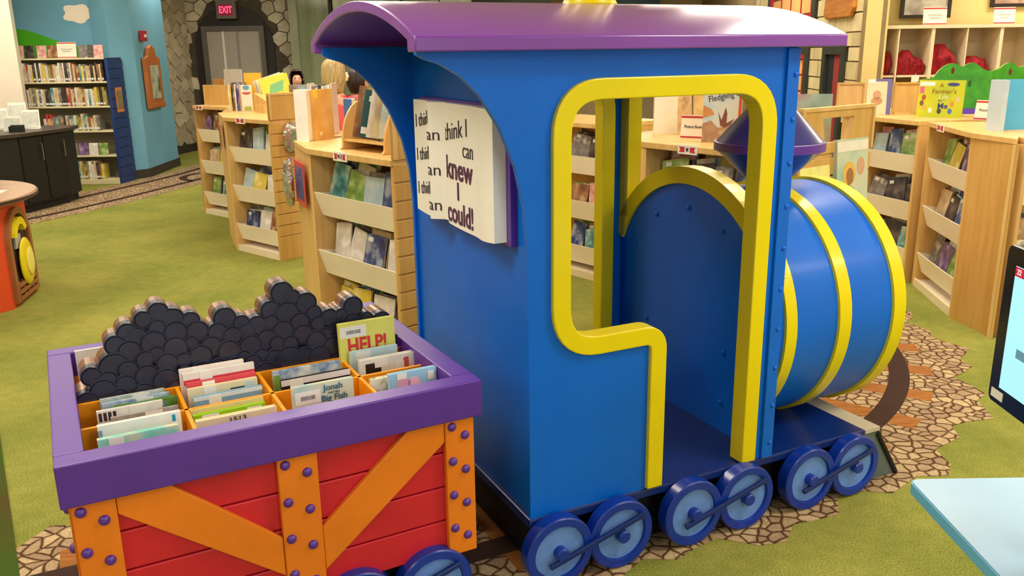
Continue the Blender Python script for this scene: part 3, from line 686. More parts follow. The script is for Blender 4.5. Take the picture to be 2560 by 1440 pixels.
for u in (0.328, 0.563, 0.823): MB().box(u - 0.005, u + 0.005, 0.059, 0.483, 0.455, ZDV).build('divider', ORANGE2, CT); MB().box(u - 0.005, u + 0.005, 0.636, CW - 0.06, 0.455, ZDV - 0.02).build('divider', ORANGE2, CT)
for (a, b_, c, d) in ((0.054, CL - 0.054, 0.0585, 0.068), (0.054, CL - 0.054, CW - 0.068, CW - 0.0585), (0.0535, 0.064, 0.068, CW - 0.068), (CL - 0.064, CL - 0.0535, 0.068, CW - 0.068)):
    MB().box(a, b_, c, d, 0.455, CZ - RT + 0.03).build('bin_liner', ORANGE2, CT)
MB().box(0.06, CL - 0.06, 0.10, CW - 0.10, 0.03, ZB + 0.002).build('chassis', BLACK, CT)
for side in (0, 1):
    for u_ in (0.19, 0.42, 0.69, 0.925): wheel(CT, u_, 0.055 if side == 0 else CW - 0.055, 0.1235, PI if side == 0 else 0)
    for (a, b_) in ((0.19, 0.42), (0.69, 0.925)):
        y0 = -0.012 if side == 0 else CW - 0.002
        p0 = Vector((a - 0.045, 0, 0.090)); p1 = Vector((b_ + 0.075, 0, 0.187)); d = (p1 - p0).normalized(); nn = Vector((-d.z, 0, d.x)) * 0.0085
        MB().prism([(p.x, p.z) for p in (p0 - nn, p1 - nn, p1 + nn, p0 + nn)], lambda p, q, t: (p, t, q), y0, y0 + 0.014).build('coupling_rod', NAVY, CT, bevel=0.003)
hb = MB().box(-0.13, 0.06, 0.20, 0.26, 0.10, 0.13).build('hitch_bar', PIL, CT); MB().ball((-0.10, 0.23, 0.155), 0.032, 20, 12).build('hitch_ball', mat('hitch_ball_purple', (58, 24, 92), 0.15, coat=0.6), hb, smooth=True)
# coal made of overlapping discs
COAL = [(0.111, 0.781, 0.027), (0.135, 0.733, 0.035), (0.091, 0.707, 0.032), (0.15, 0.761, 0.028), (0.172, 0.796, 0.04), (0.183, 0.858, 0.028), (0.219, 0.887, 0.029), (0.218, 0.835, 0.031), (0.244, 0.874, 0.027), (0.265, 0.92, 0.025), (0.307, 0.936, 0.028), (0.298, 0.89, 0.025), (0.284, 0.848, 0.035), (0.344, 0.91, 0.031), (0.347, 0.869, 0.032), (0.254, 0.805, 0.025), (0.287, 0.814, 0.024), (0.341, 0.823, 0.034), (0.207, 0.783, 0.028), (0.313, 0.784, 0.03), (0.254, 0.757, 0.032), (0.305, 0.731, 0.038), (0.195, 0.74, 0.03), (0.24, 0.704, 0.033), (0.174, 0.708, 0.026), (0.33, 0.703, 0.03), (0.36, 0.785, 0.023), (0.36, 0.739, 0.025), (0.392, 0.897, 0.026), (0.407, 0.863, 0.031), (0.464, 0.85, 0.029), (0.489, 0.889, 0.032), (0.535, 0.866, 0.025), (0.505, 0.833, 0.028), (0.548, 0.839, 0.025), (0.582, 0.853, 0.029), (0.624, 0.855, 0.024), (0.626, 0.893, 0.029), (0.666, 0.941, 0.034), (0.675, 0.876, 0.035), (0.696, 0.924, 0.024), (0.657, 0.824, 0.032), (0.605, 0.806, 0.031), (0.554, 0.795, 0.032), (0.49, 0.789, 0.033), (0.44, 0.811, 0.031), (0.388, 0.832, 0.02), (0.407, 0.788, 0.033), (0.454, 0.75, 0.024), (0.408, 0.736, 0.035), (0.504, 0.742, 0.026), (0.53, 0.761, 0.023), (0.554, 0.74, 0.028), (0.583, 0.759, 0.023), (0.634, 0.788, 0.024), (0.675, 0.781, 0.025), (0.622, 0.742, 0.029), (0.666, 0.736, 0.038), (0.589, 0.699, 0.037), (0.737, 0.899, 0.032), (0.758, 0.865, 0.024), (0.712, 0.843, 0.03), (0.767, 0.83, 0.024), (0.806, 0.843, 0.027), (0.716, 0.803, 0.031), (0.788, 0.792, 0.021), (0.824, 0.804, 0.025), (0.845, 0.845, 0.021), (0.886, 0.866, 0.031), (0.879, 0.816, 0.03), (0.926, 0.82, 0.023), (0.976, 0.803, 0.032), (0.853, 0.784, 0.029), (0.756, 0.776, 0.032), (0.808, 0.751, 0.031), (0.714, 0.736, 0.027), (0.761, 0.724, 0.035), (0.814, 0.696, 0.022), (1.01, 0.729, 0.025), (0.896, 0.777, 0.027), (0.945, 0.769, 0.032), (0.978, 0.746, 0.032), (0.87, 0.745, 0.031), (0.93, 0.722, 0.032), (0.976, 0.701, 0.033)]
CO = empty('coal_pile', (-1.0495, 1.7854, 0), C_TH, 'dark cut-out coal pile of overlapping discs standing in the book cart', 'coal pile')
MB().box(0.10, 1.0, 0.545, 0.60, 0.46, 0.76).build('backing', COALF, CO)
order = sorted(range(len(COAL)), key=lambda i: -COAL[i][1])
for k, i in enumerate(order):
    u_, z_, r_ = COAL[i]; r_ *= 1.10
    v0 = 0.522 - 0.030 * k / len(order); b_ = 0.0028
    o = MB().lathe([(0.0, 0.0), (r_ - 0.0062, 0.0), (r_ - 0.0050, 0.0035), (r_ - 0.0036, 0.0035), (r_ - 0.0024, 0.0), (r_ - 0.0008, 0.0), (r_, b_)], (u_, v0, z_), 'y', n=22, mi=0).lathe([(r_, b_), (r_, 0.034)], (u_, v0, z_), 'y', n=22, mi=0).lathe([(r_ - 0.0005, 0.0335), (r_ - 0.0005, 0.602 - v0)], (u_, v0, z_), 'y', n=22, mi=1)
    o.build('coal_lump', [COALF, COALE], CO, smooth=True)

# ------------------------------------------------------------------ books
PAL = {
 'teal': [(40, 110, 118), (96, 160, 160), (200, 214, 200)], 'navy': [(34, 40, 84), (60, 80, 130), (190, 196, 206)],
 'brown': [(112, 74, 52), (150, 104, 70), (206, 178, 138)], 'cream': [(226, 208, 168), (206, 180, 140), (170, 150, 130)],
 'yellow': [(222, 206, 86), (214, 190, 70), (238, 226, 160)], 'grey': [(150, 146, 140), (112, 108, 108), (206, 200, 190)],
 'green': [(96, 140, 62), (150, 178, 96), (210, 220, 170)], 'pink': [(204, 120, 130), (224, 170, 166), (240, 216, 204)],
 'red': [(176, 44, 44), (200, 84, 70), (230, 190, 170)], 'orange': [(206, 112, 52), (226, 154, 90), (240, 214, 170)],
 'pale blue': [(150, 186, 206), (188, 208, 214), (226, 230, 226)], 'purple': [(92, 62, 112), (130, 100, 150), (200, 186, 210)],
 'white': [(236, 230, 220), (214, 208, 200), (246, 242, 236)], 'dark': [(42, 34, 36), (70, 60, 60), (120, 110, 104)],
 'olive': [(128, 122, 60), (164, 158, 90), (208, 200, 150)],
}
COLN = list(PAL)
def cover(cn, s=0): return picture('cover_%s_%d' % (cn.replace(' ', '_'), s), PAL[cn], 10.0 + 3 * s, s * 3.1 + COLN.index(cn))
BMESH = {}
def book_mesh(w, t, h, cn, s):
    """standing book: front cover on -y, spine on -x, origin at bottom centre of the front cover"""
    w = round(w / 0.02) * 0.02; t = round(t / 0.004) * 0.004; h = round(h / 0.02) * 0.02
    key = (w, t, h, cn, s)
    if key in BMESH: return BMESH[key]
    c = 0.0025; mb = MB()
    mb.box(-w / 2, w / 2, 0, c, 0, h, mi=0).box(-w / 2, w / 2, t - c, t, 0, h, mi=0).box(-w / 2, -w / 2 + c, c, t - c, 0, h, mi=0).box(-w / 2 + c, w / 2 - 0.004, c, t - c, 0.004, h - 0.004, mi=1)
    me = mb.mesh('book', [cover(cn, s), PAGES]); BMESH[key] = me
    return me
STK_M = MB().box(-0.022, 0.022, -0.0012, 0.0, -0.012, 0.012).mesh('sticker', STICK)
def book(loc, rot, w, t, h, cn, s, label, group, sticker=False, name='picture_book'):
    o = bpy.data.objects.new(name, book_mesh(w, t, h, cn, s)); COL.objects.link(o); o.location = loc; o.rotation_euler = rot
    tag(o, label, 'book', group)
    if sticker: child(STK_M, 'sticker', o, (-0.25 * w, 0, h - 0.03))
    return o

# ------------------------------------------------------------------ bookcases
TRAYS = ((0.772, 0.908), (0.435, 0.580), (0.100, 0.245))
rb = random.Random(11)
def label_strip(parent, loc, text, w=0.125, rz=0.0, h=0.042):
    p = MB().box(-w / 2, w / 2, -0.004, 0, -h / 2, h / 2).build('shelf_label', WHITE, parent, loc=loc, rot=(0, 0, rz))
    k = w * 0.42; g = 0.014 + 0.005 * len(text); hh = h * 0.30
    for s_ in (-1, 1):
        a = s_ * (w / 2 - 0.010); b_ = s_ * g
        MB().prism([(a, -hh), (b_, -hh), (b_, hh), (a, hh), (a - s_ * 0.010, 0)], XZ, -0.0052, -0.004).build('red_pennant', LABELRED, p)
    if text: lettering(text, h * 0.66, INK, p, (0, -0.005, 0), sx=0.72, bold=0.0004)
    else: MB().box(-0.010, 0.010, -0.0048, -0.004, -h * 0.2, h * 0.2).build('faded_print', mat('faded_print', (180, 172, 164), 0.6), p)
    return p
def bookcase(label, who, FL, FR, plan_back, slat=False, head=False, texts=None, n_groups=3, trays=TRAYS, cat='bookcase', fill=1.0, name='bookcase', left_inset=0.0, group='curved picture book bookcases', palette=None, xr=(0.0, 9.0), only=(0, 1, 2)):
    """plan_back: local plan points from the right end round the back to the left end"""
    d = Vector((FR[0] - FL[0], FR[1] - FL[1])); L = d.length; an = math.atan2(d.y, d.x)
    r = empty(name, (FL[0], FL[1], 0), an, label, cat, group)
    T = 0.022; DP = 0.30; ZT = 1.15
    poly = [(0, -0.012), (L, -0.012)] + plan_back
    MB().prism(poly, XY, ZT - 0.034, ZT).build('top', WOOD, r, bevel=0.004)
    MB().box(0, T, 0.0, DP, 0.0, ZT - 0.034).build('side_panel', WOOD, r); MB().box(L - T, L, 0.0, DP, 0.0, ZT - 0.034).build('side_panel', WOOD, r)
    MB().box(T, L - T, DP - 0.015, DP, 0.0, ZT - 0.034).build('back_panel', WOOD2, r)
    MB().box(T, L - T, 0.02, DP - 0.015, 0.03, 0.045).build('bottom_shelf', CREAM, r)
    MB().box(T, L - T, 0.004, 0.02, 0.0, 0.055).build('kick_base', CREAM2, r)
    # body closing panels along the plan
    pts = [(L, 0.0)] + plan_back + [(0, 0.0)]
    for i in range(len(pts) - 1):
        a = Vector(pts[i]); b_ = Vector(pts[i + 1]); e = b_ - a
        if e.length < 0.02: continue
        aa = math.atan2(e.y, e.x)
        MB().box(0.0, e.length, 0.001, 0.018, 0.0, ZT - 0.035).build('end_panel' if i in (0, len(pts) - 2) else 'rear_panel', WOOD2 if i == 0 else WOOD, r, loc=(a.x, a.y, 0), rot=(0, 0, aa))
        if i == 0 and slat:
            for k in range(10):
                z0 = 0.20 + 0.093 * k
                MB().box(0.0, e.length, -0.012, 0.0, z0 + 0.004, z0 + 0.089).build('slat', WOOD2, r, loc=(a.x, a.y, 0), rot=(0, 0, aa), bevel=0.003)
            MB().box(0.0, e.length, -0.012, 0.0, 0.0, 0.20).build('slat', WOOD2, r, loc=(a.x, a.y, 0), rot=(0, 0, aa), bevel=0.003)
        if i == 0 and head:
            MB().box(0.0, e.length, -0.012, 0.012, ZT, ZT + 0.19).build('head_panel', WOOD2, r, loc=(a.x, a.y, 0), rot=(0, 0, aa))
            f = MB(); f.box(0, e.length, -0.018, 0.016, ZT + 0.19, ZT + 0.207).box(0, 0.02, -0.018, 0.016, ZT, ZT + 0.19).box(e.length - 0.02, e.length, -0.018, 0.016, ZT, ZT + 0.19); f.build('head_frame', WOOD, r, loc=(a.x, a.y, 0), rot=(0, 0, aa))
    tn = ('top', 'middle', 'bottom')
    for ti, (zb, zt_) in enumerate(trays):
        t = MB()
        t.prism([(0.050, zb), (0.055, zb + 0.004), (0.012, zt_), (0.004, zt_)], lambda p, q, tt: (tt, p, q), T + 0.001, L - T - 0.001)
        t.prism([(0.050, zb), (DP - 0.016, zb + 0.02), (DP - 0.016, zb + 0.026), (0.055, zb + 0.006)], lambda p, q, tt: (tt, p, q), T + 0.001, L - T - 0.001)
        t.prism([(0.052, zb + 0.004), (0.2, zb + 0.02), (0.2, zb + 0.11), (0.010, zt_)], lambda p, q, tt: (tt, p, q), T + 0.0012, T + 0.004)
        t.prism([(0.052, zb + 0.004), (0.2, zb + 0.02), (0.2, zb + 0.11), (0.010, zt_)], lambda p, q, tt: (tt, p, q), L - T - 0.004, L - T - 0.0012)
        t.build('tray', CREAM, r)
        # books (only where the photograph shows this tray)
        if ti not in only: continue
        x = max(T + 0.006, xr[0]); g = 0
        span = L - 2 * T - 0.02
        while x < min(L - T - 0.10, xr[1]):
            w0 = rb.uniform(0.13, 0.21); depth = rb.randint(2, 4); lean = rb.uniform(-0.20, 0.20)
            y = 0.075
            for kk in range(depth):
                if rb.random() > fill: continue
                w = min(w0 * rb.uniform(0.86, 1.08), 0.26); h = rb.uniform(0.21, 0.265) if kk < 2 else rb.uniform(0.25, 0.295)
                th = rb.choice((0.008, 0.012, 0.016)); cn = rb.choice(palette or COLN); s_ = rb.randint(0, 2)
                x2 = x + w / 2 + rb.uniform(0.0, 0.02) + max(0, -math.sin(lean)) * h
                if x2 + w / 2 + max(0, math.sin(lean)) * h > L - T: x2 = L - T - w / 2 - max(0, math.sin(lean)) * h - 0.006
                if x2 - w / 2 < T: continue
                p = r.matrix_basis @ Vector((x2, y, zb + 0.031 + abs(math.sin(lean)) * w * 0.5 + (y - 0.075) * 0.1))
                stk = rb.random() < 0.35
                look = ('tall ' if h > 0.258 else 'short ' if h < 0.222 else '') + ('thick ' if th > 0.014 else 'thin ' if th < 0.01 else '') + cn
                book(p, (-0.20, lean, an), w, th, h, cn, s_, '%s picture book%s in the %s tray of %s' % (look, ', stickered,' if stk else '', tn[ti], who), 'picture books in %s' % who, stk)
                y += th + rb.uniform(0.008, 0.018)
            x += w0 + rb.uniform(0.0, 0.03)
            g += 1
    for (xl, tx) in (texts or []): label_strip(r, (xl, -0.0125, ZT - 0.019), tx, w=0.135, h=0.048)
    return r, L, an
DARKP = ['brown', 'navy', 'teal', 'grey', 'dark', 'purple', 'pale blue', 'yellow', 'green', 'cream', 'white', 'pink']
S3r, S3L, S3a = bookcase('maple bookcase marked W-Z with slatted end beside the blue engine', 'the W-Z bookcase', (-1.12, 4.81), (-0.57, 4.20), [(0.821, 0.62), (-0.40, 0.62), (-0.44, 0.154)], True, True, [(0.36, 'W-Z')], palette=DARKP)
S2r, S2L, S2a = bookcase('maple bookcase with slatted end and shiny wrapped bag behind the W-Z bookcase', 'the bookcase behind W-Z', (-2.41, 7.40), (-1.91, 6.96), [(0.666, 0.62), (-0.5, 0.66), (-0.60, 0.30)], True, True, [(0.27, '')], palette=DARKP)
S1r, S1L, S1a = bookcase('maple bookcase with cut-out head board standing nearest the stone wall', 'the farthest bookcase', (-3.33, 9.27), (-2.80, 8.80), [(0.708, 0.6), (0.0, 0.6)], False, False, [(0.14, '')], palette=DARKP)
Mr, ML, Ma = bookcase('maple bookcase marked M with slatted end behind the engine boiler', 'the M bookcase', (0.755, 4.91), (1.36, 4.10), [(1.011, 0.61), (-0.42, 0.72), (-0.46, 0.2)], True, False, [(0.34, 'M')], palette=DARKP, only=(0,))
M0r, M0L, M0a = bookcase('maple bookcase seen through the cab windows', 'the cab-side bookcase', (0.11, 6.78), (0.66, 6.10), [(0.874, 0.6), (0.0, 0.6)], False, False, None, palette=DARKP, xr=(0.40, 9))
Dr, DL, Da = bookcase('maple bookcase marked D under the yellow farm book', 'the D bookcase', (2.66, 6.62), (2.83, 6.02), [(0.63, 0.50), (-0.25, 0.60), (-0.25, 0.02)], False, False, [(0.075, 'D')], palette=DARKP)
RSr, RSL, RSa = bookcase('maple bookcase with wide plain end panel beside the kiosk', 'the plain-ended bookcase', (2.865, 5.96), (2.745, 5.16), [(0.86, 0.10), (1.20, 0.11), (1.20, 0.5), (0.1, 0.5)][:0] or [(1.19, 0.10), (1.05, 0.16), (0.8, 0.5), (0.02, 0.5)], False, False, [(0.28, '')], palette=DARKP)
R2r, R2L, R2a = bookcase('maple bookcase facing the table beyond the kiosk screen', 'the bookcase beyond the kiosk', (2.84, 4.76), (3.62, 4.92), [(0.79, 0.75), (0.35, 0.70), (0.16, 0.36)], False, False, None, palette=DARKP, fill=0.8, xr=(0, 0.25))

R2r.location.z = -0.002
# head board of the far bookcase, with cut-out
d = Vector((math.cos(0.0), math.sin(0.0)))
hb1 = MB()
for (a, b_, c, d_) in ((0, 0.30, 0.0, 0.205), (0.58, 0.78, 0.0, 0.205), (0.30, 0.58, 0.0, 0.06), (0.30, 0.58, 0.185, 0.205)): hb1.box(a, b_, 0, 0.02, c, d_)
o = hb1.build('head_board', WOOD2, S1r, loc=(0.02, 0.12, 1.15), rot=(0, 0, -S1a - 0.35))
# framed end board standing on the M bookcase end, with sloping cut-out
mh = MB()
for q in ([(0, 0), (0.07, 0), (0.07, 0.207), (0, 0.207)], [(0.07, 0.0), (0.62, 0.0), (0.62, 0.05), (0.07, 0.05)], [(0.07, 0.17), (0.62, 0.17), (0.62, 0.207), (0.07, 0.207)], [(0.40, 0.05), (0.62, 0.05), (0.62, 0.17), (0.44, 0.17)], [(0.07, 0.05), (0.20, 0.05), (0.17, 0.17), (0.07, 0.17)]):
    mh.prism(q, XZ, -0.012, 0.012)
e = 0.61
o = mh.build('head_panel', WOOD2, Mr, loc=(ML, 0.0, 1.15), rot=(0, 0, PI / 2)); o.scale = (e / 0.62, 1, 1)
f = MB(); f.box(0, e, -0.02, 0.016, 0.205, 0.222).box(0, 0.018, -0.02, 0.016, 0, 0.205).box(e - 0.018, e, -0.02, 0.016, 0, 0.205)
f.build('head_frame', WOOD, Mr, loc=(ML, 0, 1.15), rot=(0, 0, PI / 2))

# ------------------------------------------------------------------ display books, signs and stands
def fine_book(name, loc, rz, w, t, h, cmat, label, tilt=0.0, lean=0.0, group=None, page=True, pmat=None):
    """front cover faces local -y; returns root"""
    r = bpy.data.objects.new(name, None); COL.objects.link(r); r.empty_display_size = 0.05
    r.location = loc; r.rotation_euler = (tilt, lean, rz); tag(r, label, 'book', group)
    c = 0.003; cv = MB().box(-w / 2, w / 2, 0, c, 0, h).box(-w / 2, w / 2, t - c, t, 0, h).box(-w / 2, -w / 2 + c, c, t - c, 0, h).build('cover', cmat, r)
    if page: MB().box(-w / 2 + c, w / 2 - 0.005, c, t - c, 0.004, h - 0.004).build('page_block', pmat or PAGES, r)
    return r
def patch(root, name, m, poly, dy=-0.0008, th=0.0007):
    return MB().prism(poly, XZ, dy, dy + th).build(name, m, root)
def rect(a, b_, c, d): return [(a, c), (b_, c), (b_, d), (a, d)]
def ell(cx, cz, a, b_, n=16, t0=0.0): return [(cx + a * math.cos(2 * PI * i / n + t0), cz + b_ * math.sin(2 * PI * i / n + t0)) for i in range(n)]
def barcode(root, x, z, w=0.055, h=0.028):
    s_ = patch(root, 'barcode_sticker', STICK, rect(x - w / 2, x + w / 2, z - h / 2, z + h / 2), -0.001)
    MB().box(x - w * 0.28, x + w * 0.28, -0.0016, -0.001, z - h * 0.18, z + h * 0.15).build('bars', BARC, s_)
def sol(name, c, rough=0.35): return mat('print_' + name, c, rough, 0.04, 12.0)
def ct(u, v, z): 
    a = C_TH; return (-1.0495 + u * math.cos(a) - v * math.sin(a), 1.7854 + u * math.sin(a) + v * math.cos(a), z)
def cart_book(ua, ub, v, ztop, cmat, label, t=0.012, h=0.2, tilt=-0.06, name='board_book'):
    """top edge at ztop, centre between ua and ub"""
    w = ub - ua; zb = ztop - h * math.cos(tilt)
    p = ct((ua + ub) / 2, v + h * math.sin(tilt) * 1.0, zb)
    r = fine_book(name, p, C_TH, w, t, h, cmat, label, tilt)
    r['group'] = 'board books in the cart'
    return r, w, h
# --- cart, row under the coal
r, w, h = cart_book(0.815, 1.000, 0.458, 0.832, sol('lime', (224, 226, 110)), 'lime yellow board book with red HELP lettering standing in the cart', 0.016, 0.24)
barcode(r, -0.045, h - 0.030, 0.085, 0.036); lettering('HELP!', 0.066, INKR, r, (-0.002, -0.002, h - 0.078), bold=0.0018, sx=0.80)
r, w, h = cart_book(0.838, 0.995, 0.425, 0.746, sol('pale_aqua', (196, 224, 230)), 'pale aqua board book in front of the HELP book', 0.014, 0.2); patch(r, 'white_sticker', STICK, rect(-0.06, -0.012, h - 0.03, h - 0.004))
r, w, h = cart_book(0.845, 1.022, 0.352, 0.739, sol('silver_white', (226, 226, 222)), 'white board book with dark photo and red arch on its cover', 0.022, 0.2)
patch(r, 'dark_photo', sol('black_photo', (36, 28, 26)), rect(-0.072, -0.022, h - 0.1, h - 0.014)); patch(r, 'red_arch', sol('coral', (196, 88, 78)), [(0.028, h - 0.09), (0.036, h - 0.04), (0.056, h - 0.012), (0.07, h - 0.012), (0.07, h - 0.09), (0.056, h - 0.09), (0.056, h - 0.04), (0.048, h - 0.09)]); patch(r, 'white_sticker', STICK, rect(-0.042, 0.0, h - 0.03, h - 0.003), -0.0018); patch(r, 'label', STICK, rect(0.026, 0.054, h - 0.055, h - 0.02), -0.0018)
r, w, h = cart_book(0.592, 0.800, 0.408, 0.733, picture('cover_lake', [(236, 236, 234), (196, 208, 224), (120, 150, 190), (236, 196, 120)], 22, 4.0), 'white board book with small blue and yellow pictures beside the black one', 0.016, 0.2); patch(r, 'green_edge', sol('leaf', (124, 168, 66)), rect(-w / 2, -w / 2 + 0.02, 0.02, h - 0.012))
r, w, h = cart_book(0.602, 0.812, 0.352, 0.722, sol('black_cover', (34, 28, 34)), 'black board book with white top strip next to a cart divider', 0.014, 0.2); patch(r, 'white_strip', sol('lilac_white', (226, 224, 236)), rect(-w / 2, w / 2, h - 0.018, h)); patch(r, 'white_sticker', STICK, rect(-0.08, -0.04, h - 0.034, h - 0.002), -0.0018)
BK2 = [(0.338, 0.522, 0.470, 0.768, 'white_pink', (240, 226, 222), 'tall white and pink board book leaning on the coal pile', 0.014), (0.345, 0.548, 0.452, 0.760, 'fog_white', (232, 232, 228), 'fog white board book behind the red topped one', 0.012), (0.350, 0.545, 0.428, 0.738, 'red_top', (216, 72, 84), 'red topped board book between white and cream ones', 0.010), (0.348, 0.545, 0.408, 0.727, 'cream_cov', (232, 222, 186), 'cream board book with small dark title and white sticker', 0.014), (0.356, 0.548, 0.362, 0.716, 'sky_cov', (128, 172, 204), 'sky blue board book under a clear plastic sleeve', 0.016)]
for (a, b_, v, z, nm, c, lb, t) in BK2:
    r, w, h = cart_book(a, b_, v, z, sol(nm, c), lb, t, 0.2)
    patch(r, 'white_sticker', STICK, rect(-0.055, -0.02, h - 0.026, h - 0.002), -0.0018)
    if nm == 'fog_white': patch(r, 'red_band', sol('raspberry', (214, 68, 84)), rect(-w / 2, w / 2, h - 0.035, h - 0.02))
    if nm == 'cream_cov': patch(r, 'title', INK, rect(0.02, 0.06, h - 0.022, h - 0.018)); patch(r, 'label', sol('pale_label', (200, 216, 222)), rect(0.062, 0.09, h - 0.04, h - 0.006))
    if nm == 'sky_cov': patch(r, 'pale_band', sol('pale_band', (214, 230, 236)), rect(-w / 2, w / 2, h - 0.012, h))
BK1 = [(0.122, 0.292, 0.468, 0.722, 'mist', [(150, 178, 190), (200, 212, 206), (178, 190, 150)], 'misty blue board book at the back of the corner bin', 0.010), (0.126, 0.302, 0.436, 0.720, 'harbour', [(110, 150, 200), (188, 206, 226), (236, 206, 130)], 'blue board book with yellow shapes in the corner bin', 0.012), (0.150, 0.318, 0.402, 0.717, 'meadow', [(74, 112, 40), (96, 140, 60), (110, 160, 200)], 'dark green board book with blue top in the corner bin', 0.016), (0.108, 0.274, 0.372, 0.724, 'keys', [(240, 238, 236), (232, 230, 230), (226, 226, 228)], 'white board book with black bars like piano keys', 0.012), (0.140, 0.312, 0.340, 0.712, 'slate', [(150, 146, 150), (176, 172, 176), (206, 204, 208)], 'slate grey board book by the bin divider', 0.010)]
for (a, b_, v, z, nm, cs, lb, t) in BK1:
    r, w, h = cart_book(a, b_, v, z, picture('cover_' + nm, cs, 26, 2.0), lb, t, 0.2)
    patch(r, 'white_sticker', STICK, rect(0.0, 0.045, h - 0.02, h - 0.001), -0.0018)
    if nm == 'keys':
        for k in range(4): patch(r, 'black_bar', INK, rect(-w / 2 + 0.004 + 0.012 * k, -w / 2 + 0.012 + 0.012 * k, h - 0.03, h - 0.006))
# --- cart, front row
r, w, h = cart_book(0.110, 0.285, 0.275, 0.716, picture('cover_lawn', [(120, 168, 50), (170, 190, 70), (206, 210, 120)], 24, 1.0), 'grass green board book just in front of the bin divider', 0.010, 0.2)
r, w, h = cart_book(0.103, 0.303, 0.205, 0.748, sol('paper_white', (236, 238, 238)), 'white board book with bare twig and teal bird on its cover', 0.016, 0.2)
patch(r, 'blue_edge', sol('dusty_blue', (130, 164, 196)), rect(-w / 2, -w / 2 + 0.010, 0.02, h - 0.012)); patch(r, 'blue_tag', sol('azure', (24, 150, 196)), rect(0.078, 0.086, h - 0.024, h - 0.006)); patch(r, 'twig', INK, [(-0.08, h - 0.066), (-0.06, h - 0.056), (-0.035, h - 0.052), (-0.018, h - 0.040), (-0.015, h - 0.042), (-0.032, h - 0.056), (-0.058, h - 0.061)]); patch(r, 'teal_bird', sol('teal_bird', (70, 140, 150)), [(0.028, h - 0.030), (0.05, h - 0.032), (0.068, h - 0.036), (0.056, h - 0.0375), (0.053, h - 0.044), (0.048, h - 0.0365)])
r, w, h = cart_book(0.098, 0.288, 0.130, 0.742, picture('cover_lagoon', [(238, 226, 196), (150, 220, 214), (84, 208, 190)], 16, 6.0), 'aqua and cream board book against the purple rim', 0.016, 0.2); patch(r, 'white_sticker', STICK, rect(-0.07, -0.035, h - 0.02, h - 0.001), -0.0018)
r, w, h = cart_book(0.336, 0.534, 0.285, 0.712, sol('butter', (236, 220, 150)), 'butter yellow board book with orange stripe by the divider', 0.012, 0.2); patch(r, 'orange_stripe', sol('amber', (228, 160, 80)), rect(-w / 2 + 0.01, w / 2 - 0.06, h - 0.03, h - 0.012))
r, w, h = cart_book(0.338, 0.532, 0.248, 0.708, sol('lime_green', (148, 204, 20)), 'bright lime green board book with two white stickers', 0.016, 0.2); patch(r, 'white_sticker', STICK, rect(-0.075, -0.03, h - 0.026, h - 0.002), -0.0018); patch(r, 'label', STICK, rect(0.045, 0.085, h - 0.024, h - 0.004), -0.0018)
r, w, h = cart_book(0.330, 0.536, 0.125, 0.741, sol('oatmeal', (236, 218, 186)), 'oatmeal board book with 1513 stamped along its top', 0.020, 0.2); lettering('1513', 0.018, INK, r, (0.0, -0.002, h - 0.012), sx=1.3)
r, w, h = cart_book(0.590, 0.765, 0.172, 0.764, picture('cover_seafoam', [(176, 206, 208), (206, 218, 204), (216, 220, 190)], 12, 3.0), 'pale seafoam board book titled Jonah and the Big Fish', 0.014, 0.2)
barcode(r, -0.045, h - 0.035, 0.072, 0.036); lettering('Jonah', 0.025, sol('denim', (60, 110, 140)), r, (0.028, -0.002, h - 0.016), bold=0.0003); lettering('and the', 0.011, sol('denim', (60, 110, 140)), r, (0.030, -0.002, h - 0.031)); lettering('Big Fish', 0.025, sol('denim', (60, 110, 140)), r, (0.030, -0.002, h - 0.047), bold=0.0003)
r, w, h = cart_book(0.832, 0.905, 0.215, 0.726, picture('cover_patch', [(120, 160, 70), (226, 226, 200), (240, 240, 236), (200, 80, 60)], 30, 5.0), 'small green and white patterned board book in the corner bin', 0.020, 0.2)
r, w, h = cart_book(0.870, 1.018, 0.165, 0.751, sol('baby_blue', (156, 202, 236)), 'baby blue board book with pink pigs in the corner bin', 0.016, 0.2)
patch(r, 'pink_pig', sol('pig_pink', (226, 170, 206)), ell(-0.030, h - 0.034, 0.022, 0.018)); patch(r, 'pink_pig', sol('pig_pale', (238, 190, 214)), ell(0.002, h - 0.040, 0.02, 0.022)); patch(r, 'label', STICK, rect(0.046, 0.066, h - 0.036, h - 0.010), -0.0018); patch(r, 'white_sticker', STICK, rect(-0.05, -0.02, h - 0.02, h - 0.002), -0.0018)
# --- cart, behind the coal
r, w, h = cart_book(0.078, 0.26, 0.800, 0.772, sol('ice_white', (226, 232, 236)), 'ice white board book standing behind the coal pile', 0.014, 0.21)
for k, (a, b_) in enumerate(((0.34, 0.52), (0.58, 0.76), (0.84, 1.0))): cart_book(a, b_, 0.76 + 0.02 * k, 0.70, cover(('pale blue', 'yellow', 'pink')[k], 1), '%s board book hidden behind the coal pile' % ('pale blue', 'yellow', 'pink')[k], 0.014, 0.2)

